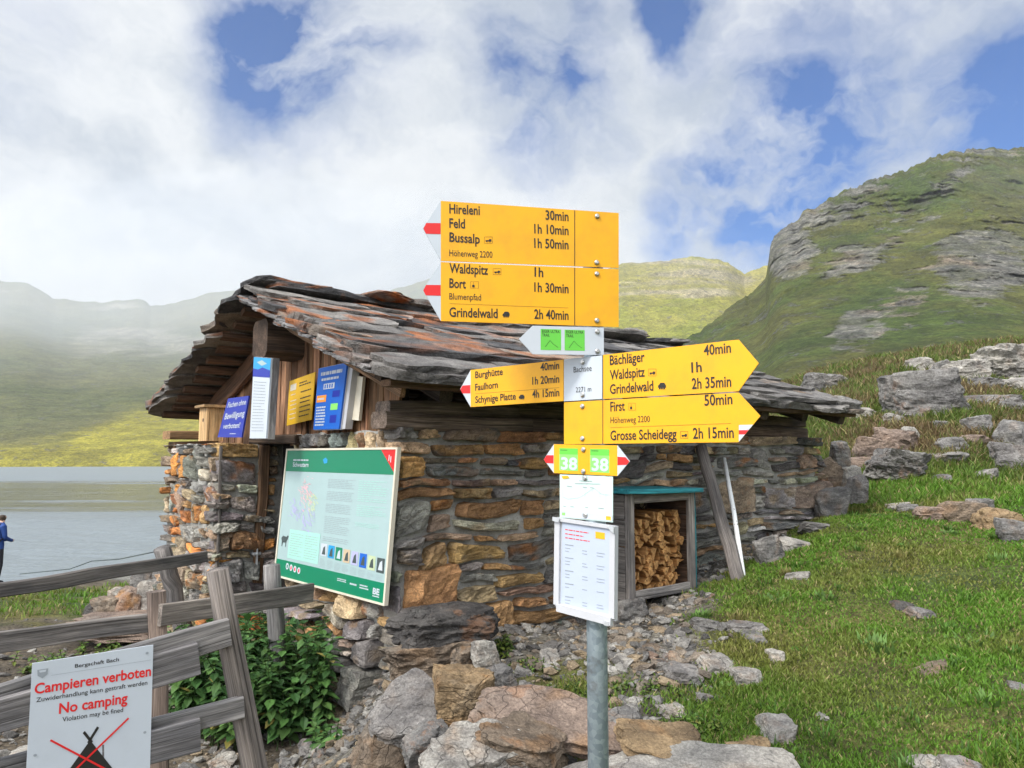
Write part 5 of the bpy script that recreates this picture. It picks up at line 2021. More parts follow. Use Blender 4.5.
fw = .062
zt = bz1
hplank(FB, 'frame', M_WGREY, (bx0 + fw / 2, BY, bz0), (bx0 + fw / 2, BY, zt), fw, .03, (1, 0, 0), 401, (1.15, 1.1, 1.05))
hplank(FB, 'frame', M_WGREY, (bx1 - fw / 2, BY, bz0), (bx1 - fw / 2, BY, zt), fw, .03, (1, 0, 0), 402, (1.15, 1.08, 1.0))
hplank(FB, 'frame', M_WGREY, (bx0 + fw + .002, BY, zt - fw / 2), (bx1 - fw - .002, BY, zt - fw / 2), fw, .028, (0, 0, 1), 403, (1.2, 1.1, 1.0))
hplank(FB, 'frame', M_WGREY, (bx0 + fw + .002, BY, bz0 + fw / 2), (bx1 - fw - .002, BY, bz0 + fw / 2), fw, .028, (0, 0, 1), 404, (1.1, 1.08, 1.05))
for i in range(4):
    zz = bz0 + (zt - bz0) * (i + .5) / 4
    hplank(FB, 'side_panel', M_WGREY, (bx0 + .012, BY + .018, zz), (bx0 + .012, -.045, zz), (zt - bz0) / 4 - .004, .022, (0, 0, 1), 410 + i, (.62, .6, .58))
    hplank(FB, 'side_panel', M_WBROWN, (bx1 - .012, BY + .018, zz), (bx1 - .012, -.045, zz), (zt - bz0) / 4 - .004, .022, (0, 0, 1), 420 + i, (.55, .5, .5))
    hplank(FB, 'back_panel', M_WDARK, (bx0 + .025, -.055, zz), (bx1 - .025, -.055, zz), (zt - bz0) / 4 - .004, .02, (0, 0, 1), 430 + i, (1, .9, .8))
hplank(FB, 'floor', M_WGREY, ((bx0 + .025), (BY - .05) / 2 + .0, bz0 + .014), (bx1 - .025, (BY - .05) / 2, bz0 + .014), abs(BY) - .08, .026, (0, 1, 0), 440, (.6, .6, .6))
hplank(FB, 'lid', M_WTEAL, (bx0 - .06, (BY - .07) / 2 - .02, zt + .022), (bx1 + .015, (BY - .07) / 2 - .02, zt + .010), abs(BY) + .06, .03, (0, 1, .0), 441, (1, 1, 1))
hplank(FB, 'edge_strip', M_WTEAL, (bx1 + .008, BY + .004, bz0 - .005), (bx1 + .008, BY + .004, zt), .012, .036, (1, 0, 0), 442, (.5, .6, .6))

# split logs: a few wedge shapes, copied
logm = []
r = np.random.default_rng(55)
for kx in range(7):
    n = int(r.integers(3, 6))
    ang = np.sort(r.uniform(0, 2 * math.pi, n) * .35 + np.arange(n) * 2 * math.pi / n * .9)
    sec = np.c_[np.cos(ang), np.sin(ang)] * r.uniform(.75, 1.1, (n, 1)) * .036
    # bevelled corners
    s2 = []
    for i in range(n):
        a, b, c_ = sec[i - 1], sec[i], sec[(i + 1) % n]
        s2 += [b + (a - b) * .16, b + (c_ - b) * .16]
    s2 = np.array(s2)
    m_ = len(s2)
    L = .27
    V, F, G, C = [], [], [], []
    ys = [-L / 2, -L / 2 + .004, -L / 6, L / 6, L / 2]
    for yi, yy in enumerate(ys):
        w_ = .93 if yi == 0 else 1.0
        for (u, v) in s2:
            jx = r.normal(0, .0015, 2)
            V.append((u * w_ + jx[0], yy, v * w_ + jx[1]))
            G.append((yy + kx * 3, u * 2.4, v * 2.4))
            C.append((1.05, 1.05, 1.0) if yi == 0 else (.8, .72, .62))
    for i in range(len(ys) - 1):
        for j in range(m_):
            F.append((i * m_ + j, i * m_ + (j + 1) % m_, (i + 1) * m_ + (j + 1) % m_, (i + 1) * m_ + j))
    F += [tuple(range(m_ - 1, -1, -1)), tuple((len(ys) - 1) * m_ + j for j in range(m_))]
    tb = MB()
    tb.add(V, F, 0, C, G)
    o = tb.build('firewood_log', M_WLOG)
    tag(o, 'split firewood log stacked inside the wooden box by the stone wall', 'log', 'split logs in the firewood box')
    logm.append(o)
ix0, ix1, iz0, iz1 = bx0 + .055, bx1 - .055, bz0 + .055, zt - .13
slots = []
zz = iz0
row = 0
while zz < iz1:
    xx = ix0 + (row % 2) * .028 + r.uniform(-.01, .01)
    while xx < ix1:
        lim = iz1 - .05 * math.sin((xx - ix0) / (ix1 - ix0) * 7) - (.03 if xx < ix0 + .1 else 0)
        if zz < lim:
            slots.append((xx, zz))
        xx += .056 * r.uniform(.9, 1.12)
    zz += .0475
    row += 1
for i, (xx, zz) in enumerate(slots):
    src = logm[i % 7]
    o = src if i < 7 else src.copy()
    if i >= 7:
        COL.objects.link(o)
    o.location = HW(xx, BY + .045 + .135 + r.uniform(-.005, .045), zz)
    o.rotation_euler = (r.normal(0, .05), r.uniform(0, 6.28), HUT_RZ + r.normal(0, .05))

# grey pole and white rod leaning on the wall
gb_ = ghit(742, 581)
tp_ = HW(*hside(700.5, 447, -.08))
t = thing('leaning_post', 'old grey wooden post leaning on the stone wall right of the firewood box', 'post', tuple(gb_))
tb = MB()
r = np.random.default_rng(2)
pts = [gb_ + np.array([0, 0, -.1]) + (tp_ - gb_ + np.array([0, 0, .1])) * q + np.r_[r.normal(0, .006, 2), 0] for q in np.linspace(0, 1, 8)]
V, F, G = tube(pts, list(np.linspace(.050, .044, 8)), 12, 77, .04)
tb.add(V, F, 0, (.85, .8, .76), G)
tb.build('shaft', M_WGREY, t, smooth_f=True)
gb2 = ghit(744.5, 579)
tp2 = HW(*hside(724, 459, -.10))
tb = MB()
V, F, G = tube([gb2 + (0, 0, -.05), (gb2 + tp2) / 2 + np.array([.006, 0, 0]), tp2], .018, 12)
tb.add(V, F, 0, (1, 1, 1), G)
m, kk = newmat('flaked_white_paint')
pos = kk.n('ShaderNodeNewGeometry').outputs['Position']
n1 = kk.noise(pos, 26, 6, .65)
finish(kk, kk.mix(kk.ramp(n1, .58, .68), (.78, .78, .76), (.22, .2, .17)), .6, n1, .2, .003)
tag(tb.build('white_rod', m, smooth_f=True), 'thin white painted rod leaning on the stone wall', 'rod')

# ------------------------------------------------------------------ rocks
RC = {'grey': (.21, .205, .20), 'dark': (.085, .08, .078), 'brown': (.21, .165, .125), 'ochre': (.30, .215, .125), 'pale': (.36, .345, .32), 'rose': (.26, .20, .165), 'slab': (.235, .225, .22)}


def put_rock(name, label, cat, c, dims, kind, seed, rot=0.0, tilt=(0, 0), group=None, sub=4, rough=.07, strata=1.0, boxy=.95, mat=None, stain=.5, slab=False):
    V, F, G = rock(dims, seed, sub, rot, tilt, rough, strata, boxy, slab)
    base = np.array(RC[kind])
    r = np.random.default_rng(seed + 5)
    s_ = 1 / max(dims)
    n1 = fbm(V * s_ * 3.5 + seed, 4)
    cc = base * np.clip(1 + .30 * n1, .5, 1.6)[:, None]
    mk = smooth(fbm(V * s_ * 3 + seed + 40, 4), .12, .5)[:, None] * stain
    cc = cc * (1 - mk) + np.array([.30, .165, .07]) * mk
    tb = MB()
    tb.add(V, F, 0, cc, V + seed * .37)
    o = tb.build(name, mat or M_STONE, smooth_f=sub < 4)
    o.location = c
    return tag(o, label, cat, group)


def px_rock(label, x0, x1, y0, y1, d, kind, seed, depth=.8, rot=0., tilt=(0, 0), name='rock', group=None, dims=None, **kw):
    """rock filling a pixel box of the photo at distance d"""
    c = W((x0 + x1) / 2, (y0 + y1) / 2, d)
    w_, h_ = (x1 - x0) * d / FPX, (y1 - y0) * d / FPX
    return put_rock(name, label, 'rock', c, dims or (w_ * 1.05, max(w_ * depth, h_ * .6), h_ * 1.08), kind, seed, rot, tilt, group, **kw)


PG = 'rocks piled up behind the signpost'
px_rock('big pale grey slab leaning against the foot of the hut corner', 368, 448, 674, 756, 3.15, 'slab', 501, .55, .35, (.62, -.30), group=PG, sub=5, stain=.1, dims=(.36, .30, .15), slab=True, rough=.035)
px_rock('orange stained square block between the grey slab and the flat slab', 434, 492, 676, 738, 3.15, 'ochre', 502, .8, .2, (.2, .05), group=PG, sub=5, stain=.6, slab=True)
px_rock('small grey cornered block on top of the orange stained block', 474, 516, 672, 698, 3.35, 'grey', 503, .8, .5, group=PG, stain=.15)
px_rock('broad flat reddish grey slab crossing behind the steel pole', 480, 630, 694, 748, 2.95, 'rose', 504, .55, -.12, (.42, .10), group=PG, sub=5, stain=.5, strata=2, dims=(.60, .30, .09), slab=True, rough=.045)
px_rock('brown layered slab underneath the broad flat slab', 476, 566, 720, 772, 2.78, 'brown', 505, .55, -.12, (.18, .28), group=PG, sub=5, stain=.5, strata=2, dims=(.36, .26, .13), slab=True, rough=.05)
px_rock('smooth grey wedge stone below the leaning pale slab', 402, 452, 726, 762, 2.95, 'grey', 506, .7, .3, (0, -.25), group=PG, stain=.1)
px_rock('rough whitish boulder at the bottom edge of the pile', 420, 524, 738, 790, 2.75, 'pale', 507, .6, .2, (.3, .1), group=PG, sub=5, stain=.35, slab=True, rough=.08)
px_rock('brownish stone squeezed under the leaning pale slab', 358, 412, 728, 775, 3.1, 'brown', 508, .7, .2, (0, .3), group=PG, stain=.3)
px_rock('flat orange topped slab right of the steel pole', 618, 704, 727, 760, 2.75, 'ochre', 509, .7, .2, (.30, .08), group=PG, sub=5, stain=.55, strata=2, dims=(.34, .24, .07), slab=True, rough=.05)
px_rock('whitish flat slab along the bottom edge right of the pole', 560, 800, 754, 806, 2.6, 'pale', 510, .5, .1, (.25, .0), group=PG, sub=5, rough=.05, dims=(.86, .34, .10), slab=True, stain=.3)
px_rock('upright pale stone standing behind the pile near the hut wall', 474, 500, 643, 672, 3.75, 'pale', 511, .8, .4, group=PG, stain=.2)
px_rock('red brown cube of stone in the gap beside the hut corner', 452, 474, 648, 670, 3.8, 'brown', 512, .8, .7, group=PG, stain=.5)
px_rock('grey flat stone half buried behind the steel pole', 600, 640, 712, 742, 2.95, 'grey', 513, .8, .4, group=PG, stain=.2)
px_rock('dark ledge stone jutting from the foot of the hut corner', 392, 506, 608, 646, 4.15, 'dark', 514, .5, .55, (0, .06), group=PG, sub=5, stain=.15, strata=2)
px_rock('lower brown ledge stone under the foot of the hut corner', 392, 474, 644, 676, 4.0, 'brown', 515, .5, .6, (0, .05), group=PG, sub=5, stain=.3, strata=2)
px_rock('round grey stone propping the left foot of the firewood box', 612, 648, 600, 630, 4.85, 'grey', 516, .8, .4, group=None, stain=.1)

# boulders of the slope to the right
BG = 'boulders on the grassy slope'


def ground_rock(label, x0, x1, y0, y1, kind, seed, d=None, sink=.40, group=BG, name='boulder', depth=.8, flat=False, **kw):
    p = ghit((x0 + x1) / 2, y1) if d is None else W((x0 + x1) / 2, y1, d)
    dd = p[1]
    w_, h_ = (x1 - x0) * dd / FPX, (y1 - y0) * dd / FPX
    hh = h_ * (1 + sink) + .02
    dep = max(w_ * depth, h_ * .7)
    if flat:
        el = math.atan2(EYE[2] - p[2], dd)
        dep = min(h_ * .72 / max(math.sin(el), .12), w_ * 1.6)
        h_ *= .5
        hh = h_ * (1 + sink) + .02
    fwd = unit(np.array([p[0], p[1], 0]))
    c = p + fwd * dep * .35 + np.array([0, 0, h_ - hh / 2])
    return put_rock(name, label, 'boulder' if name == 'boulder' else 'stone', c, (w_ * 1.06, dep, hh), kind, seed, group=group, mat=M_BOULDER if w_ > .5 else M_STONE, slab=(name == 'boulder' and seed in (601, 602, 609, 613, 615)), **kw)


ground_rock('largest pale boulder, squarish, high on the grassy slope', 880, 962, 370, 416, 'grey', 601, sub=5, rough=.07, stain=.1)
ground_rock('long pale outcrop block on the skyline at the right edge of the slope', 972, 1040, 346, 378, 'pale', 602, sub=5, rough=.10, stain=.25, rot=.2)
ground_rock('pale outcrop block just left of the long skyline block', 944, 986, 358, 380, 'pale', 603, sub=5, rough=.10, stain=.2)
ground_rock('low outcrop stone above the largest boulder', 905, 934, 356, 371, 'pale', 604, rough=.09, stain=.2)
ground_rock('small outcrop stone between the pale skyline blocks', 930, 952, 362, 376, 'grey', 605, rough=.09, stain=.2)
ground_rock('grey rock rising just behind the far end of the slate roof', 800, 842, 371, 396, 'grey', 606, d=17, sub=5, stain=.1)
ground_rock('sloping grey rock beside the far eave of the slate roof', 826, 862, 394, 424, 'grey', 607, d=12, stain=.15, rot=.5)
ground_rock('flat tilted rock at the top of the cluster beside the hut end', 876, 920, 429, 452, 'rose', 608, stain=.3, rot=.3, tilt=(0, .25), strata=2)
ground_rock('broad ribbed slab at the bottom of the cluster beside the hut end', 870, 926, 450, 480, 'grey', 609, sub=5, stain=.15, tilt=(0, .3), strata=2.5)
ground_rock('reddish rock at the left of the cluster beside the hut end', 852, 892, 438, 460, 'rose', 610, stain=.25)
ground_rock('small whitish rock on top of the cluster beside the hut end', 901, 918, 426, 440, 'pale', 611, stain=.05)
ground_rock('long pinkish stone stretching from the hut end to the cluster', 842, 874, 456, 470, 'rose', 612, stain=.2, depth=.5)
ground_rock('grey rock near the right edge, upper one of a pair', 964, 992, 416, 434, 'grey', 613, stain=.15)
ground_rock('sharp grey rock near the right edge, behind the largest low one', 996, 1030, 420, 446, 'grey', 614, stain=.15, rot=.4)
ground_rock('broad smooth rock cut by the right picture edge', 992, 1046, 443, 471, 'slab', 615, sub=5, stain=.1)
ground_rock('low flat rock lying in the grass below the largest boulder', 934, 964, 437, 450, 'grey', 616, stain=.15)
ground_rock('long low rock in the grass right of the largest boulder', 962, 1016, 394, 406, 'grey', 617, stain=.2)
for i, (x0, x1, y0, y1, kd, lb) in enumerate([
        (924, 962, 452, 463, 'grey', 'low grey rock in the heath right of the cluster beside the hut end'), (958, 990, 434, 445, 'rose', 'pinkish low rock between the slope pair and the flat grass rock'),
        (996, 1030, 398, 411, 'grey', 'low grey rock at the right picture edge below the long low rock'), (880, 908, 414, 424, 'pale', 'small pale rock just below the left foot of the largest boulder'),
        (966, 1002, 377, 388, 'grey', 'grey rock under the skyline outcrop, right of the largest boulder'), (1006, 1034, 378, 390, 'pale', 'pale rock at the right picture edge under the skyline outcrop'),
        (848, 876, 408, 419, 'pale', 'flat pale rock in the grass beyond the far eave'), (926, 950, 420, 428, 'grey', 'tiny grey rock below the right foot of the largest boulder'),
        (976, 1000, 470, 479, 'slab', 'low slab at the top edge of the meadow near the right picture edge'), (930, 952, 474, 482, 'grey', 'small grey rock at the top edge of the meadow right of the cluster')]):
    ground_rock(lb, x0, x1, y0, y1, kd, 780 + i, stain=.2, rot=i * .5, tilt=(.1, .1 * (i % 3 - 1)), strata=1.5)
LG = 'ledge stones in the meadow on the right'
ground_rock('left flat stone of the meadow ledge', 914, 950, 507, 521, 'rose', 621, group=LG, name='stone', stain=.3, strata=2)
ground_rock('dark undercut stone in the middle of the meadow ledge', 940, 978, 502, 521, 'brown', 622, group=LG, name='stone', stain=.3, strata=2)
ground_rock('pale topped stone at the right of the meadow ledge', 979, 1020, 508, 528, 'ochre', 623, group=LG, name='stone', stain=.2, strata=2)
ground_rock('grey stone behind the meadow ledge', 968, 992, 498, 512, 'grey', 624, group=LG, name='stone', stain=.2)
ground_rock('small thin stone at the left end of the meadow ledge', 898, 918, 504, 511, 'grey', 625, group=LG, name='stone', stain=.2)
ground_rock('stone at the right picture edge below the meadow ledge', 1000, 1032, 520, 540, 'grey', 626, group=LG, name='stone', stain=.2)
# rubble at the far foot of the wall
RG = 'rubble stones at the far foot of the long wall'
for i, (x0, x1, y0, y1, kd, lb) in enumerate([
        (812, 846, 488, 514, 'grey', 'grey stone at the far bottom corner of the long wall'), (836, 862, 466, 484, 'pale', 'whitish stone sticking out at the far end of the long wall'),
        (818, 840, 458, 490, 'brown', 'brown upright stone closing the far end of the long wall'), (772, 806, 528, 552, 'pale', 'pale flat stone at the wall foot, with grass in front'),
        (800, 830, 514, 532, 'grey', 'grey flat stone at the wall foot beside the far corner'), (754, 782, 536, 562, 'grey', 'grey stone at the wall foot right of the white rod'),
        (790, 806, 566, 580, 'pale', 'small pale stone in the grass below the far wall foot'), (890, 906, 498, 508, 'pale', 'tiny pale stone in the grass near the meadow ledge'),
        (848, 866, 476, 494, 'slab', 'flat slab leaning at the far corner of the hut'), (832, 850, 440, 462, 'grey', 'grey stone high at the far corner below the eave')]):
    ground_rock(lb, x0, x1, y0, y1, kd, 640 + i, d=(7.6 if i in (1, 2, 9) else 7.1 if i in (0, 8) else None), group=RG, name='stone', stain=.25, flat=i in (3, 4, 6, 7), rot=i * .7, tilt=(.1, .12 * (i % 3 - 1)))
# heap left of the pier
HG = 'rocks heaped at the lake side corner of the hut'
for i, (x0, x1, y0, y1, kd, lb, st_) in enumerate([
        (92, 126, 598, 624, 'brown', 'brown rough rock at the left end of the heap beside the pier', .3), (114, 146, 590, 620, 'rose', 'rust orange rock in the middle of the heap beside the pier', .9),
        (138, 170, 584, 622, 'pale', 'whitish rock of the heap behind the fence post', .2), (130, 160, 570, 592, 'grey', 'grey rock on top of the heap beside the pier', .3),
        (150, 186, 560, 604, 'grey', 'grey block where the heap meets the pier', .4), (108, 128, 588, 606, 'pale', 'pale rock at the upper left of the heap', .3),
        (84, 104, 604, 622, 'dark', 'dark small rock fallen from the heap onto the path', .1), (160, 204, 596, 628, 'ochre', 'ochre rock at the foot of the pier', .7)]):
    ground_rock(lb, x0, x1, y0, y1, kd, 660 + i, d=7.0 + (0 if y1 > 610 else .4), group=HG, name='rock', stain=st_)
# flat stones and lumps lying in the gravel and the meadow
SG = 'loose stones lying on the gravel and grass'
r = np.random.default_rng(64)
for i, (x0, x1, y0, y1, kd, lb) in enumerate([
        (722, 766, 618, 632, 'slab', 'flat pale paving like stone in the grass below the leaning post'), (690, 724, 616, 630, 'grey', 'grey flat stone right of the firewood box foot'),
        (700, 740, 654, 672, 'pale', 'pale broken stone in the middle of the gravel'), (664, 700, 662, 682, 'slab', 'grey slab stone between gravel and moss'),
        (732, 762, 664, 684, 'pale', 'pale split stone at the edge of the grass'), (742, 764, 630, 642, 'grey', 'round grey stone at the grass edge'),
        (768, 784, 642, 662, 'pale', 'whitish upright stone in the grass edge'), (654, 686, 700, 716, 'pale', 'flat whitish stone left of the mossy patch'),
        (692, 714, 690, 702, 'grey', 'thin grey stone on the moss'), (758, 792, 712, 740, 'pale', 'cracked pale stone low in the grass'), (730, 768, 732, 760, 'ochre', 'long ochre stone at the bottom of the meadow edge'),
        (892, 912, 598, 610, 'dark', 'dark stone lying beside a grey one in the meadow'), (908, 930, 602, 618, 'slab', 'grey stone beside the dark one in the meadow'), (916, 946, 664, 675, 'brown', 'brownish flat stone lower in the meadow'),
        (1010, 1024, 681, 690, 'grey', 'small grey stone near the right edge of the meadow'), (912, 940, 752, 775, 'pale', 'pale stone at the bottom edge of the meadow, left one'), (940, 985, 756, 780, 'slab', 'grey stone at the bottom edge of the meadow, right one'),
        (818, 830, 712, 720, 'pale', 'tiny whitish stone alone in the grass'), (540, 560, 650, 662, 'pale', 'pale stone in the gravel left of the pole'), (514, 532, 664, 676, 'grey', 'grey stone in the dark soil behind the pile'),
        (612, 636, 652, 664, 'pale', 'pale stone in the gravel just right of the pole'), (640, 660, 640, 652, 'brown', 'brown stone in the gravel below the firewood box'),
        (560, 580, 628, 640, 'grey', 'grey stone at the wall foot behind the timetable'), (662, 680, 634, 646, 'pale', 'small pale stone below the firewood box'),
        (212, 232, 752, 768, 'pale', 'pale stone on the dirt under the fence'), (300, 330, 738, 752, 'slab', 'flat pale stone at the edge of the nettles'), (280, 298, 756, 768, 'grey', 'grey stone on the dirt below the nettles'),
        (10, 40, 742, 760, 'pale', 'pale stone behind the lower fence rail'), (125, 148, 598, 606, 'brown', 'brown flat stone on the shore path')]):
    ground_rock(lb, x0, x1, y0, y1, kd, 700 + i, group=SG, name='stone', sink=.9, stain=.25, sub=4, flat=True, tilt=(r.normal(0, .12), r.normal(0, .12)))
px_rock('broad pinkish rock sheet bared in the path behind the fence', 78, 262, 612, 640, 6.9, 'rose', 760, .5, .1, (-.1, .0), name='rock', group='bare rock in the path', sub=5, stain=.2, strata=1.5)
px_rock('low grey rock sheet bared in the path by the door', 170, 262, 640, 690, 5.4, 'grey', 761, .7, .1, (-.12, .0), name='rock', group='bare rock in the path', sub=5, stain=.15, strata=1.5)

# gravel: thousands of chips, one mass
r = np.random.default_rng(90)
tb = MB()
D1, F1 = ico(1)
n_try = 75000
rr_ = 2.2 * (10 / 2.2) ** r.random(n_try)
aa = np.radians(r.uniform(-46, 42, n_try))
xy = np.c_[rr_ * np.sin(aa), rr_ * np.cos(aa)]
gsy = grassy(xy)
cl = fbm(np.c_[xy * 1.4, xy[:, :1] * 0 + 4], 3)
keep = (r.random(n_try) < (1 - smooth(gsy, .15, .50)) * (.25 + .75 * smooth(cl, -.3, .4)))
lh = np.stack([(xy[:, 0] - HUT_C[0]) * hA[0] + (xy[:, 1] - HUT_C[1]) * hA[1], (xy[:, 0] - HUT_C[0]) * hB[0] + (xy[:, 1] - HUT_C[1]) * hB[1]], 1)
keep &= ~((lh[:, 0] > -.1) & (lh[:, 1] > -.02) & (lh[:, 0] < 4.7) & (lh[:, 1] < 3.4))
left = xy[:, 0] < -1.0
keep &= (~left) | (r.random(n_try) < .35)
xy = xy[keep]
zz = ground(xy)
pal = np.array([(.26, .25, .235), (.19, .185, .18), (.33, .32, .30), (.22, .185, .15), (.28, .22, .15), (.13, .125, .12)])
for (x, y), z_ in zip(xy, zz):
    s_ = .007 + .040 * r.random() ** 3.6
    ax = np.array([r.uniform(.8, 1.6), r.uniform(.7, 1.2), r.uniform(.35, .7)]) * s_
    M = np.array(Euler((r.normal(0, .3), r.normal(0, .3), r.uniform(0, 6.28))).to_matrix())
    V = (D1 * (1 + r.normal(0, .16, (len(D1), 1)))) * ax @ M.T + np.array([x, y, z_ + s_ * .2])
    tb.add(V, F1, 0, pal[r.integers(0, 6)] * r.uniform(.8, 1.2), V)
tag(tb.build('gravel', M_STONE), kind='stuff')

# ------------------------------------------------------------------ grass
r = np.random.default_rng(91)


def blades(n_try, rmin, rmax, a0, a1, hmin, hmax, thr, dens, seed):
    r = np.random.default_rng(seed)
    rr_ = rmin * (rmax / rmin) ** r.random(n_try)
    aa = np.radians(r.uniform(a0, a1, n_try))
    xy = np.c_[rr_ * np.sin(aa), rr_ * np.cos(aa)]
    g = grassy(xy)
    cl = fbm(np.c_[xy * 2.2, xy[:, :1] * 0 + 7], 3)
    keep = r.random(n_try) < dens * smooth(g, thr, thr + .35) * (.45 + .55 * smooth(cl, -.35, .3))
    lh = np.stack([(xy[:, 0] - HUT_C[0]) * hA[0] + (xy[:, 1] - HUT_C[1]) * hA[1], (xy[:, 0] - HUT_C[0]) * hB[0] + (xy[:, 1] - HUT_C[1]) * hB[1]], 1)
    keep &= ~((lh[:, 0] > -.4) & (lh[:, 1] > -.02) & (lh[:, 0] < 5.1) & (lh[:, 1] < 3.6))
    xy, g, rr_, cl = xy[keep], g[keep], rr_[keep], cl[keep]
    n = len(xy)
    z = ground(xy)
    far = smooth(rr_ + .8 * cl, 9.2, 10.6) * smooth(xy[:, 0], 0, 3)
    h = r.uniform(hmin, hmax, n) * (1 + .5 * cl) * (1 + rr_ * .045) * (1 + .7 * far)
    w = (.0014 + .00065 * rr_) * r.uniform(.7, 1.4, n)
    yaw = r.uniform(0, 2 * np.pi, n)
    lean = r.uniform(.15, .95, n) * h
    la = r.uniform(0, 2 * np.pi, n)
    b = np.c_[xy, z - .006]
    side = np.c_[np.cos(yaw), np.sin(yaw), 0 * yaw] * w[:, None]
    ln = np.c_[np.cos(la), np.sin(la), 0 * la] * lean[:, None]
    up = np.c_[0 * h, 0 * h, h]
    V = np.stack([b - side, b + side, b + .55 * up + .35 * ln + .7 * side, b + .55 * up + .35 * ln - .7 * side, b + .95 * up + ln], 1)
    P3 = np.c_[xy, 0 * z]
    t1 = smooth(fbm(P3 * .9 + 3, 4), -.6, .15)
    t1 = np.clip(t1 - .25 * (1 - smooth(g, .5, .9)), 0, 1)
    c1 = np.array([.105, .215, .022])
    c2 = np.array([.175, .185, .042])
    c = c1 * t1[:, None] + c2 * (1 - t1)[:, None]
    fb = smooth(fbm(P3 * .55 + 23, 4) + .2 * r.normal(0, 1, n), -.15, .25)
    cf = np.array([.100, .145, .026]) * (1 - fb)[:, None] + np.array([.160, .110, .055]) * fb[:, None]
    c = c * (1 - far)[:, None] + cf * far[:, None]
    dry = r.random(n) < .10
    c[dry] = np.array([.30, .25, .11])
    c = c * r.uniform(.65, 1.35, (n, 1))
    C = np.stack([c * .75, c * .75, c, c, c * 1.15], 1)
    F = (np.arange(n)[:, None, None] * 5 + np.array([[0, 1, 2], [0, 2, 3], [3, 2, 4]])[None]).reshape(-1, 3)
    return V.reshape(-1, 3), F, C.reshape(-1, 3)


def tri_mesh(name, V, F, C, mat):
    me = bpy.data.meshes.new(name)
    me.vertices.add(len(V))
    me.vertices.foreach_set('co', V.astype(np.float32).ravel())
    me.loops.add(F.size)
    me.loops.foreach_set('vertex_index', F.astype(np.int32).ravel())
    me.polygons.add(len(F))
    me.polygons.foreach_set('loop_start', np.arange(0, F.size, 3, dtype=np.int32))
    me.update(calc_edges=True)
    me.materials.append(mat)
    at = me.attributes.new('Col', 'FLOAT_COLOR', 'POINT')
    at.data.foreach_set('color', np.concatenate([C, np.ones((len(C), 1))], 1).astype(np.float32).ravel())
    o = bpy.data.objects.new(name, me)
    COL.objects.link(o)
    return o


def tufts(n, seed):
    r = np.random.default_rng(seed)
    rr_ = 2.3 * (9.5 / 2.3) ** r.random(n)
    aa = np.radians(r.uniform(2, 58, n))
    ctr = np.c_[rr_ * np.sin(aa), rr_ * np.cos(aa)]
    lh = np.stack([(ctr[:, 0] - HUT_C[0]) * hA[0] + (ctr[:, 1] - HUT_C[1]) * hA[1], (ctr[:, 0] - HUT_C[0]) * hB[0] + (ctr[:, 1] - HUT_C[1]) * hB[1]], 1)
    keep = (grassy(ctr) > .35) & ~((lh[:, 0] > -.4) & (lh[:, 1] > -.15) & (lh[:, 0] < 5.3) & (lh[:, 1] < 3.6))
    ctr, rr_ = ctr[keep], rr_[keep]
    V, C = [], []
    for (x, y), q in zip(ctr, rr_):
        m_ = int(r.integers(18, 60))
        sp = r.uniform(.02, .07)
        hh = r.uniform(.022, .060)
        kind = r.random()
        base = np.array([.070, .150, .020]) if kind < .65 else np.array([.20, .175, .06]) if kind < .82 else np.array([.12, .21, .05])
        for _ in range(m_):
            dx, dy = r.normal(0, sp, 2)
            b = np.array([x + dx, y + dy, 0])
            ph = math.atan2(dy, dx) + r.normal(0, .6)
            h = hh * r.uniform(.5, 1.2)
            w = (.0016 + .0006 * q) * r.uniform(.7, 1.3) * (2.4 if kind > .85 else 1)
            ln = np.array([math.cos(ph), math.sin(ph), 0]) * h * r.uniform(.2, .9)
            sd = np.array([-math.sin(ph), math.cos(ph), 0]) * w
            up = np.array([0, 0, h])
            V.append([b - sd, b + sd, b + .55 * up + .35 * ln + .7 * sd, b + .55 * up + .35 * ln - .7 * sd, b + .95 * up + ln])
            c = base * r.uniform(.6, 1.4)
            C.append([c * .75, c * .75, c, c, c * 1.15])
    V, C = np.array(V), np.array(C)
    V[:, :, 2] += ground(V[:, 0, :2])[:, None] - .005
    k_ = len(V)
    F = (np.arange(k_)[:, None, None] * 5 + np.array([[0, 1, 2], [0, 2, 3], [3, 2, 4]])[None]).reshape(-1, 3)
    return V.reshape(-1, 3), F, C.reshape(-1, 3)


Vs, Fs, Cs = [], [], []
off = 0
V, F, C = tufts(430, 44)
Vs.append(V)
Fs.append(F)
Cs.append(C)
off = len(V)
for args in [(560000, 2.2, 13, -1, 60, .010, .027, .22, 1.0, 1), (240000, 8, 42, 12, 60, .025, .065, .25, 1.0, 2), (30000, 5, 22, -46, -8, .025, .06, .40, 1.0, 3), (30000, 2.2, 8, -6, 26, .015, .035, .10, .35, 4)]:
    V, F, C = blades(*args)
    Vs.append(V)
    Fs.append(F + off)
    Cs.append(C)
    off += len(V)
tag(tri_mesh('grass', np.concatenate(Vs), np.concatenate(Fs), np.concatenate(Cs), M_GRASS), kind='stuff')


# ------------------------------------------------------------------ nettles and small weeds
def leaf_geo(base, d, size, up, r):
    """a pointed, slightly folded leaf"""
    d = unit(d)
    s = unit(np.cross(d, up))
    n = np.cross(s, d)
    w = size * .30
    P = [base, base + d * size * .25 + s * w * .8 + n * size * .05, base + d * size * .55 + s * w + n * size * .02, base + d * size - n * size * .16,
         base + d * size * .55 - s * w + n * size * .02, base + d * size * .25 - s * w * .8 + n * size * .05, base + d * size * .5 - n * size * .06]
    return P, [(0, 1, 6), (1, 2, 6), (2, 3, 6), (3, 4, 6), (4, 5, 6), (5, 0, 6)]


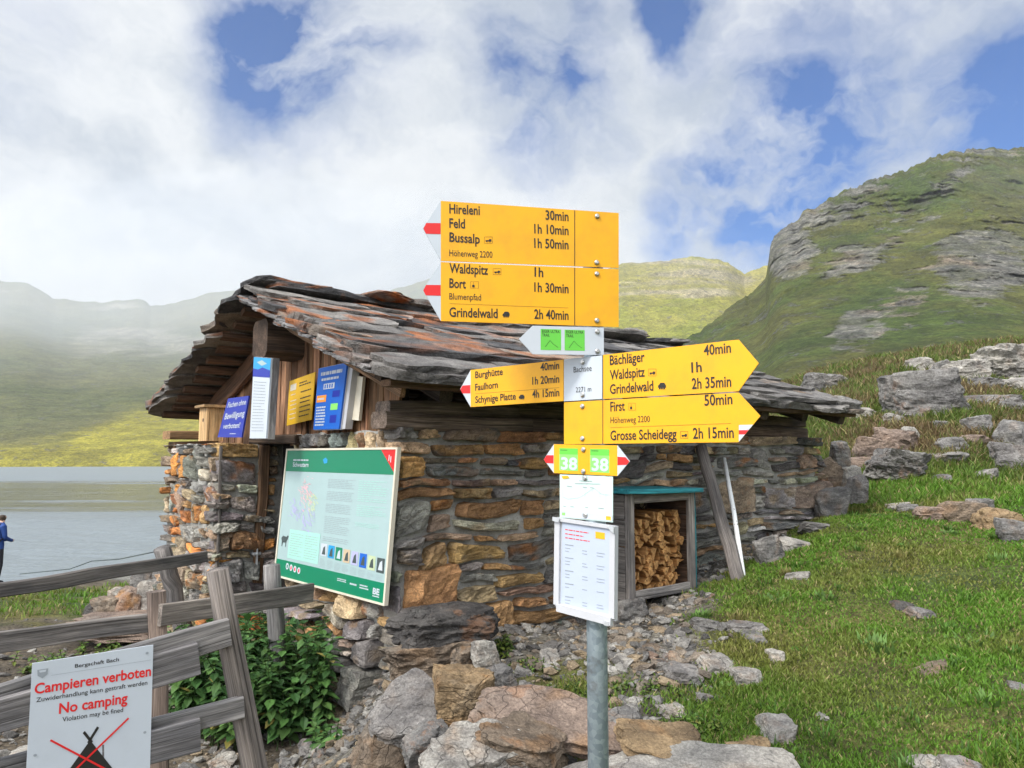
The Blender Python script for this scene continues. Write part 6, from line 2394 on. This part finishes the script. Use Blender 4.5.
def weed(name, label, cat, spots, hrange, lsize, seed, cols, group=None, stem_mat=None):
    r = np.random.default_rng(seed)
    c0 = spots[0]
    big = name == 'nettle_patch'
    t = thing(name, label, cat, tuple(c0), 0, group) if big else None
    lv = MB()
    st = MB() if big else lv
    for sp in spots:
        h = r.uniform(*hrange)
        lean = np.r_[r.normal(0, .16, 2), 0] * h
        top = sp + np.array([0, 0, h]) + lean
        pts = [sp + (top - sp) * q + lean * q * q * .4 for q in np.linspace(0, 1, 5)]
        V, F, G = tube(pts, [.004, .0038, .0034, .003, .002], 5)
        st.add(V, F, 0, (.045, .07, .02), G)
        nl = int(h / .042) + 3
        a = r.uniform(0, 6.28)
        for j in range(nl):
            q = .22 + .78 * (j + .5) / nl
            b = sp + (top - sp) * q + lean * q * q * .4
            a += 1.571 + r.normal(0, .2)
            for k_ in (0, math.pi):
                el = r.normal(-.15, .28) + (.5 if q > .92 else 0)
                dd = np.array([math.cos(a + k_) * math.cos(el), math.sin(a + k_) * math.cos(el), math.sin(el)])
                sz = lsize * r.uniform(.65, 1.15) * (1.15 - .45 * q)
                P, F = leaf_geo(b, dd, sz, np.array([0, 0, 1.0]), r)
                c = np.array(cols[r.integers(0, len(cols))]) * r.uniform(.6, 1.4)
                if r.random() < .03:
                    c = np.array([.22, .19, .05])
                lv.add(P, F, 0, c)
    if not big:
        return tag(lv.build(name, M_LEAF, origin=c0), label, cat, group)
    st.build('stems', M_LEAF, t)
    lv.build('leaves', M_LEAF, t)
    return t


r = np.random.default_rng(12)
spots = []
while len(spots) < 190:
    px, py = r.uniform(172, 330), r.uniform(694, 752)
    if ((px - 250) / 78) ** 2 + ((py - 722) / 32) ** 2 > 1:
        continue
    p = ghit(px, py)
    q = toH(p)
    if q[0] > -.18 and q[1] < 2.0:
        continue
    spots.append(p)
NC = [(.055, .125, .034), (.07, .15, .038), (.045, .105, .03), (.09, .17, .045)]
weed('nettle_patch', 'dark green bushy nettle patch at the foot of the gable wall', 'nettles', spots, (.26, .62), .10, 71, NC)
sp2 = [ghit(322 + r.normal(0, 10), 746 + r.normal(0, 4)) for _ in range(12)]
weed('nettle_patch', 'small separate nettle tuft right of the big patch, below the stone corner', 'nettles', sp2, (.06, .14), .07, 72, NC)
GC = [(.10, .17, .03), (.12, .15, .03), (.08, .14, .025)]
for (px, py, n, sx, h, lb) in [(500, 652, 14, 7, .09, 'small green weed between the stones near the hut corner'), (530, 668, 26, 9, .05, 'low yellow green weed cushion in the gravel behind the rock pile'),
                               (690, 735, 26, 14, .07, 'grassy weed tuft beside the orange topped slab'), (640, 690, 20, 16, .05, 'flat moss green weed left of the pale stones'), (572, 690, 16, 12, .04, 'tiny weed tuft behind the broad flat slab')]:
    weed('weed_tuft', lb, 'weed', [ghit(px + r.normal(0, sx), py + r.normal(0, 3)) for _ in range(n)], (h * .5, h), h * .5, int(px), GC, 'weeds among the stones')
for (px, py, n, sx, lb) in [(130, 655, 30, 30, 'bright green herb strip behind the middle fence rail'), (45, 668, 24, 20, 'yellowish herb clump at the left picture edge behind the fence'), (262, 700, 1, 3, None)]:
    if lb:
        weed('weed_tuft', lb, 'weed', [ghit(px + r.normal(0, sx), py + r.normal(0, 3)) for _ in range(n)], (.04, .10), .06, int(px), GC, 'herbs behind the fence')

# ------------------------------------------------------------------ walker by the lake
pf = W(-5, 584, 18.3)
pf[2] = gz(pf[0], pf[1])
hgt = 1.70


def skin_body(name, J, E, rad, root, mats, zone, parent, sub=2):
    me = bpy.data.meshes.new(name)
    me.from_pydata([tuple(j) for j in J], E, [])
    o = bpy.data.objects.new(name, me)
    COL.objects.link(o)
    md = o.modifiers.new('skin', 'SKIN')
    md.use_smooth_shade = True
    for i, v in enumerate(me.skin_vertices[0].data):
        v.radius = rad[i] if not np.isscalar(rad[i]) else (rad[i], rad[i])
        v.use_root = (i == root)
    sb = o.modifiers.new('sub', 'SUBSURF')
    sb.levels = sub
    sb.render_levels = sub
    dg = bpy.context.evaluated_depsgraph_get()
    m2 = bpy.data.meshes.new_from_object(o.evaluated_get(dg))
    m2.name = name
    bpy.data.objects.remove(o)
    for m_ in mats:
        m2.materials.append(m_)
    for p_ in m2.polygons:
        p_.material_index = zone(p_.center)
        p_.use_smooth = True
    o = bpy.data.objects.new(name, m2)
    COL.objects.link(o)
    if parent:
        o.parent = parent
    return o


C_JACKET = paint('jacket_blue', (.010, .045, .20), .7, dirt=.05)
C_TROUS = paint('trousers_dark', (.018, .019, .024), .8, dirt=.05)
C_SKIN = paint('skin', (.50, .30, .21), .5, dirt=0)
C_HAIR = paint('hair_brown', (.05, .03, .018), .7, dirt=0)
C_PACK = paint('pack_black', (.02, .02, .026), .7, dirt=.05)
# facing the lake, half turned to the right, looking down at something held in both hands
J = [(0, 0, .92), (0, .01, 1.10), (0, .015, 1.28), (0, .03, 1.42), (0, .05, 1.50), (0, .075, 1.58), (0, .08, 1.67),
     (.17, .02, 1.38), (.23, .04, 1.12), (.15, .24, 1.03), (.11, .30, 1.04),
     (-.17, .02, 1.38), (-.23, .04, 1.12), (-.15, .24, 1.03), (-.11, .30, 1.04),
     (.09, 0, .86), (.10, .03, .48), (.10, -.01, .09), (.11, .13, .04),
     (-.09, 0, .86), (-.10, .02, .48), (-.11, -.03, .09), (-.12, .11, .04)]
E = [(0, 1), (1, 2), (2, 3), (3, 4), (4, 5), (5, 6), (3, 7), (7, 8), (8, 9), (9, 10), (3, 11), (11, 12), (12, 13), (13, 14), (0, 15), (15, 16), (16, 17), (17, 18), (0, 19), (19, 20), (20, 21), (21, 22)]
RADS = [(.15, .11), (.14, .105), (.16, .11), (.13, .09), (.055, .055), (.085, .098), (.075, .088), (.075, .075), (.055, .055), (.042, .042), (.034, .03),
        (.075, .075), (.055, .055), (.042, .042), (.034, .03), (.10, .10), (.068, .068), (.045, .045), (.04, .035), (.10, .10), (.068, .068), (.045, .045), (.04, .035)]


def zone(c):
    if c.z > 1.53 and c.y < .12 or c.z > 1.64:
        return 3
    if c.z > 1.49:
        return 2
    if c.y > .26 and c.z > .9:
        return 2
    return 0 if c.z > .84 else 1


PT_ = thing('person', 'person in a blue jacket and dark trousers standing at the lake shore', 'person', tuple(pf), R(-28))
skin_body('body', J, E, RADS, 0, [C_JACKET, C_TROUS, C_SKIN, C_HAIR], zone, PT_)
c_, s_ = math.cos(R(-28)), math.sin(R(-28))


def pw(x, y, z):
    return np.array([pf[0] + c_ * x - s_ * y, pf[1] + s_ * x + c_ * y, pf[2] + z])


bp_ = thing('backpack', 'dark backpack worn by the person at the lake shore', 'backpack', tuple(pw(0, -.2, 1.0)), R(-28))
V, F = cubegrid(6, 6, 8)
q_ = (np.abs(V) ** 4).sum(1) ** .25
V = V / q_[:, None] * np.array([.15, .10, .24]) * (1 - .12 * V[:, 2:] ** 2)
tb = MB()
tb.add(np.array([pw(v[0], v[1] - .20, v[2] + 1.20) for v in V]), F)
tb.build('bag', C_PACK, bp_, smooth_f=True)
for sx in (-1, 1):
    tb = MB()
    V, F, G = tube([pw(sx * .10, -.13, 1.36), pw(sx * .11, -.02, 1.46), pw(sx * .12, .11, 1.36), pw(sx * .13, .10, 1.16), pw(sx * .14, -.06, 1.02)], .018, 6)
    tb.add(V, F)
    tb.build('strap', C_PACK, bp_, smooth_f=True)
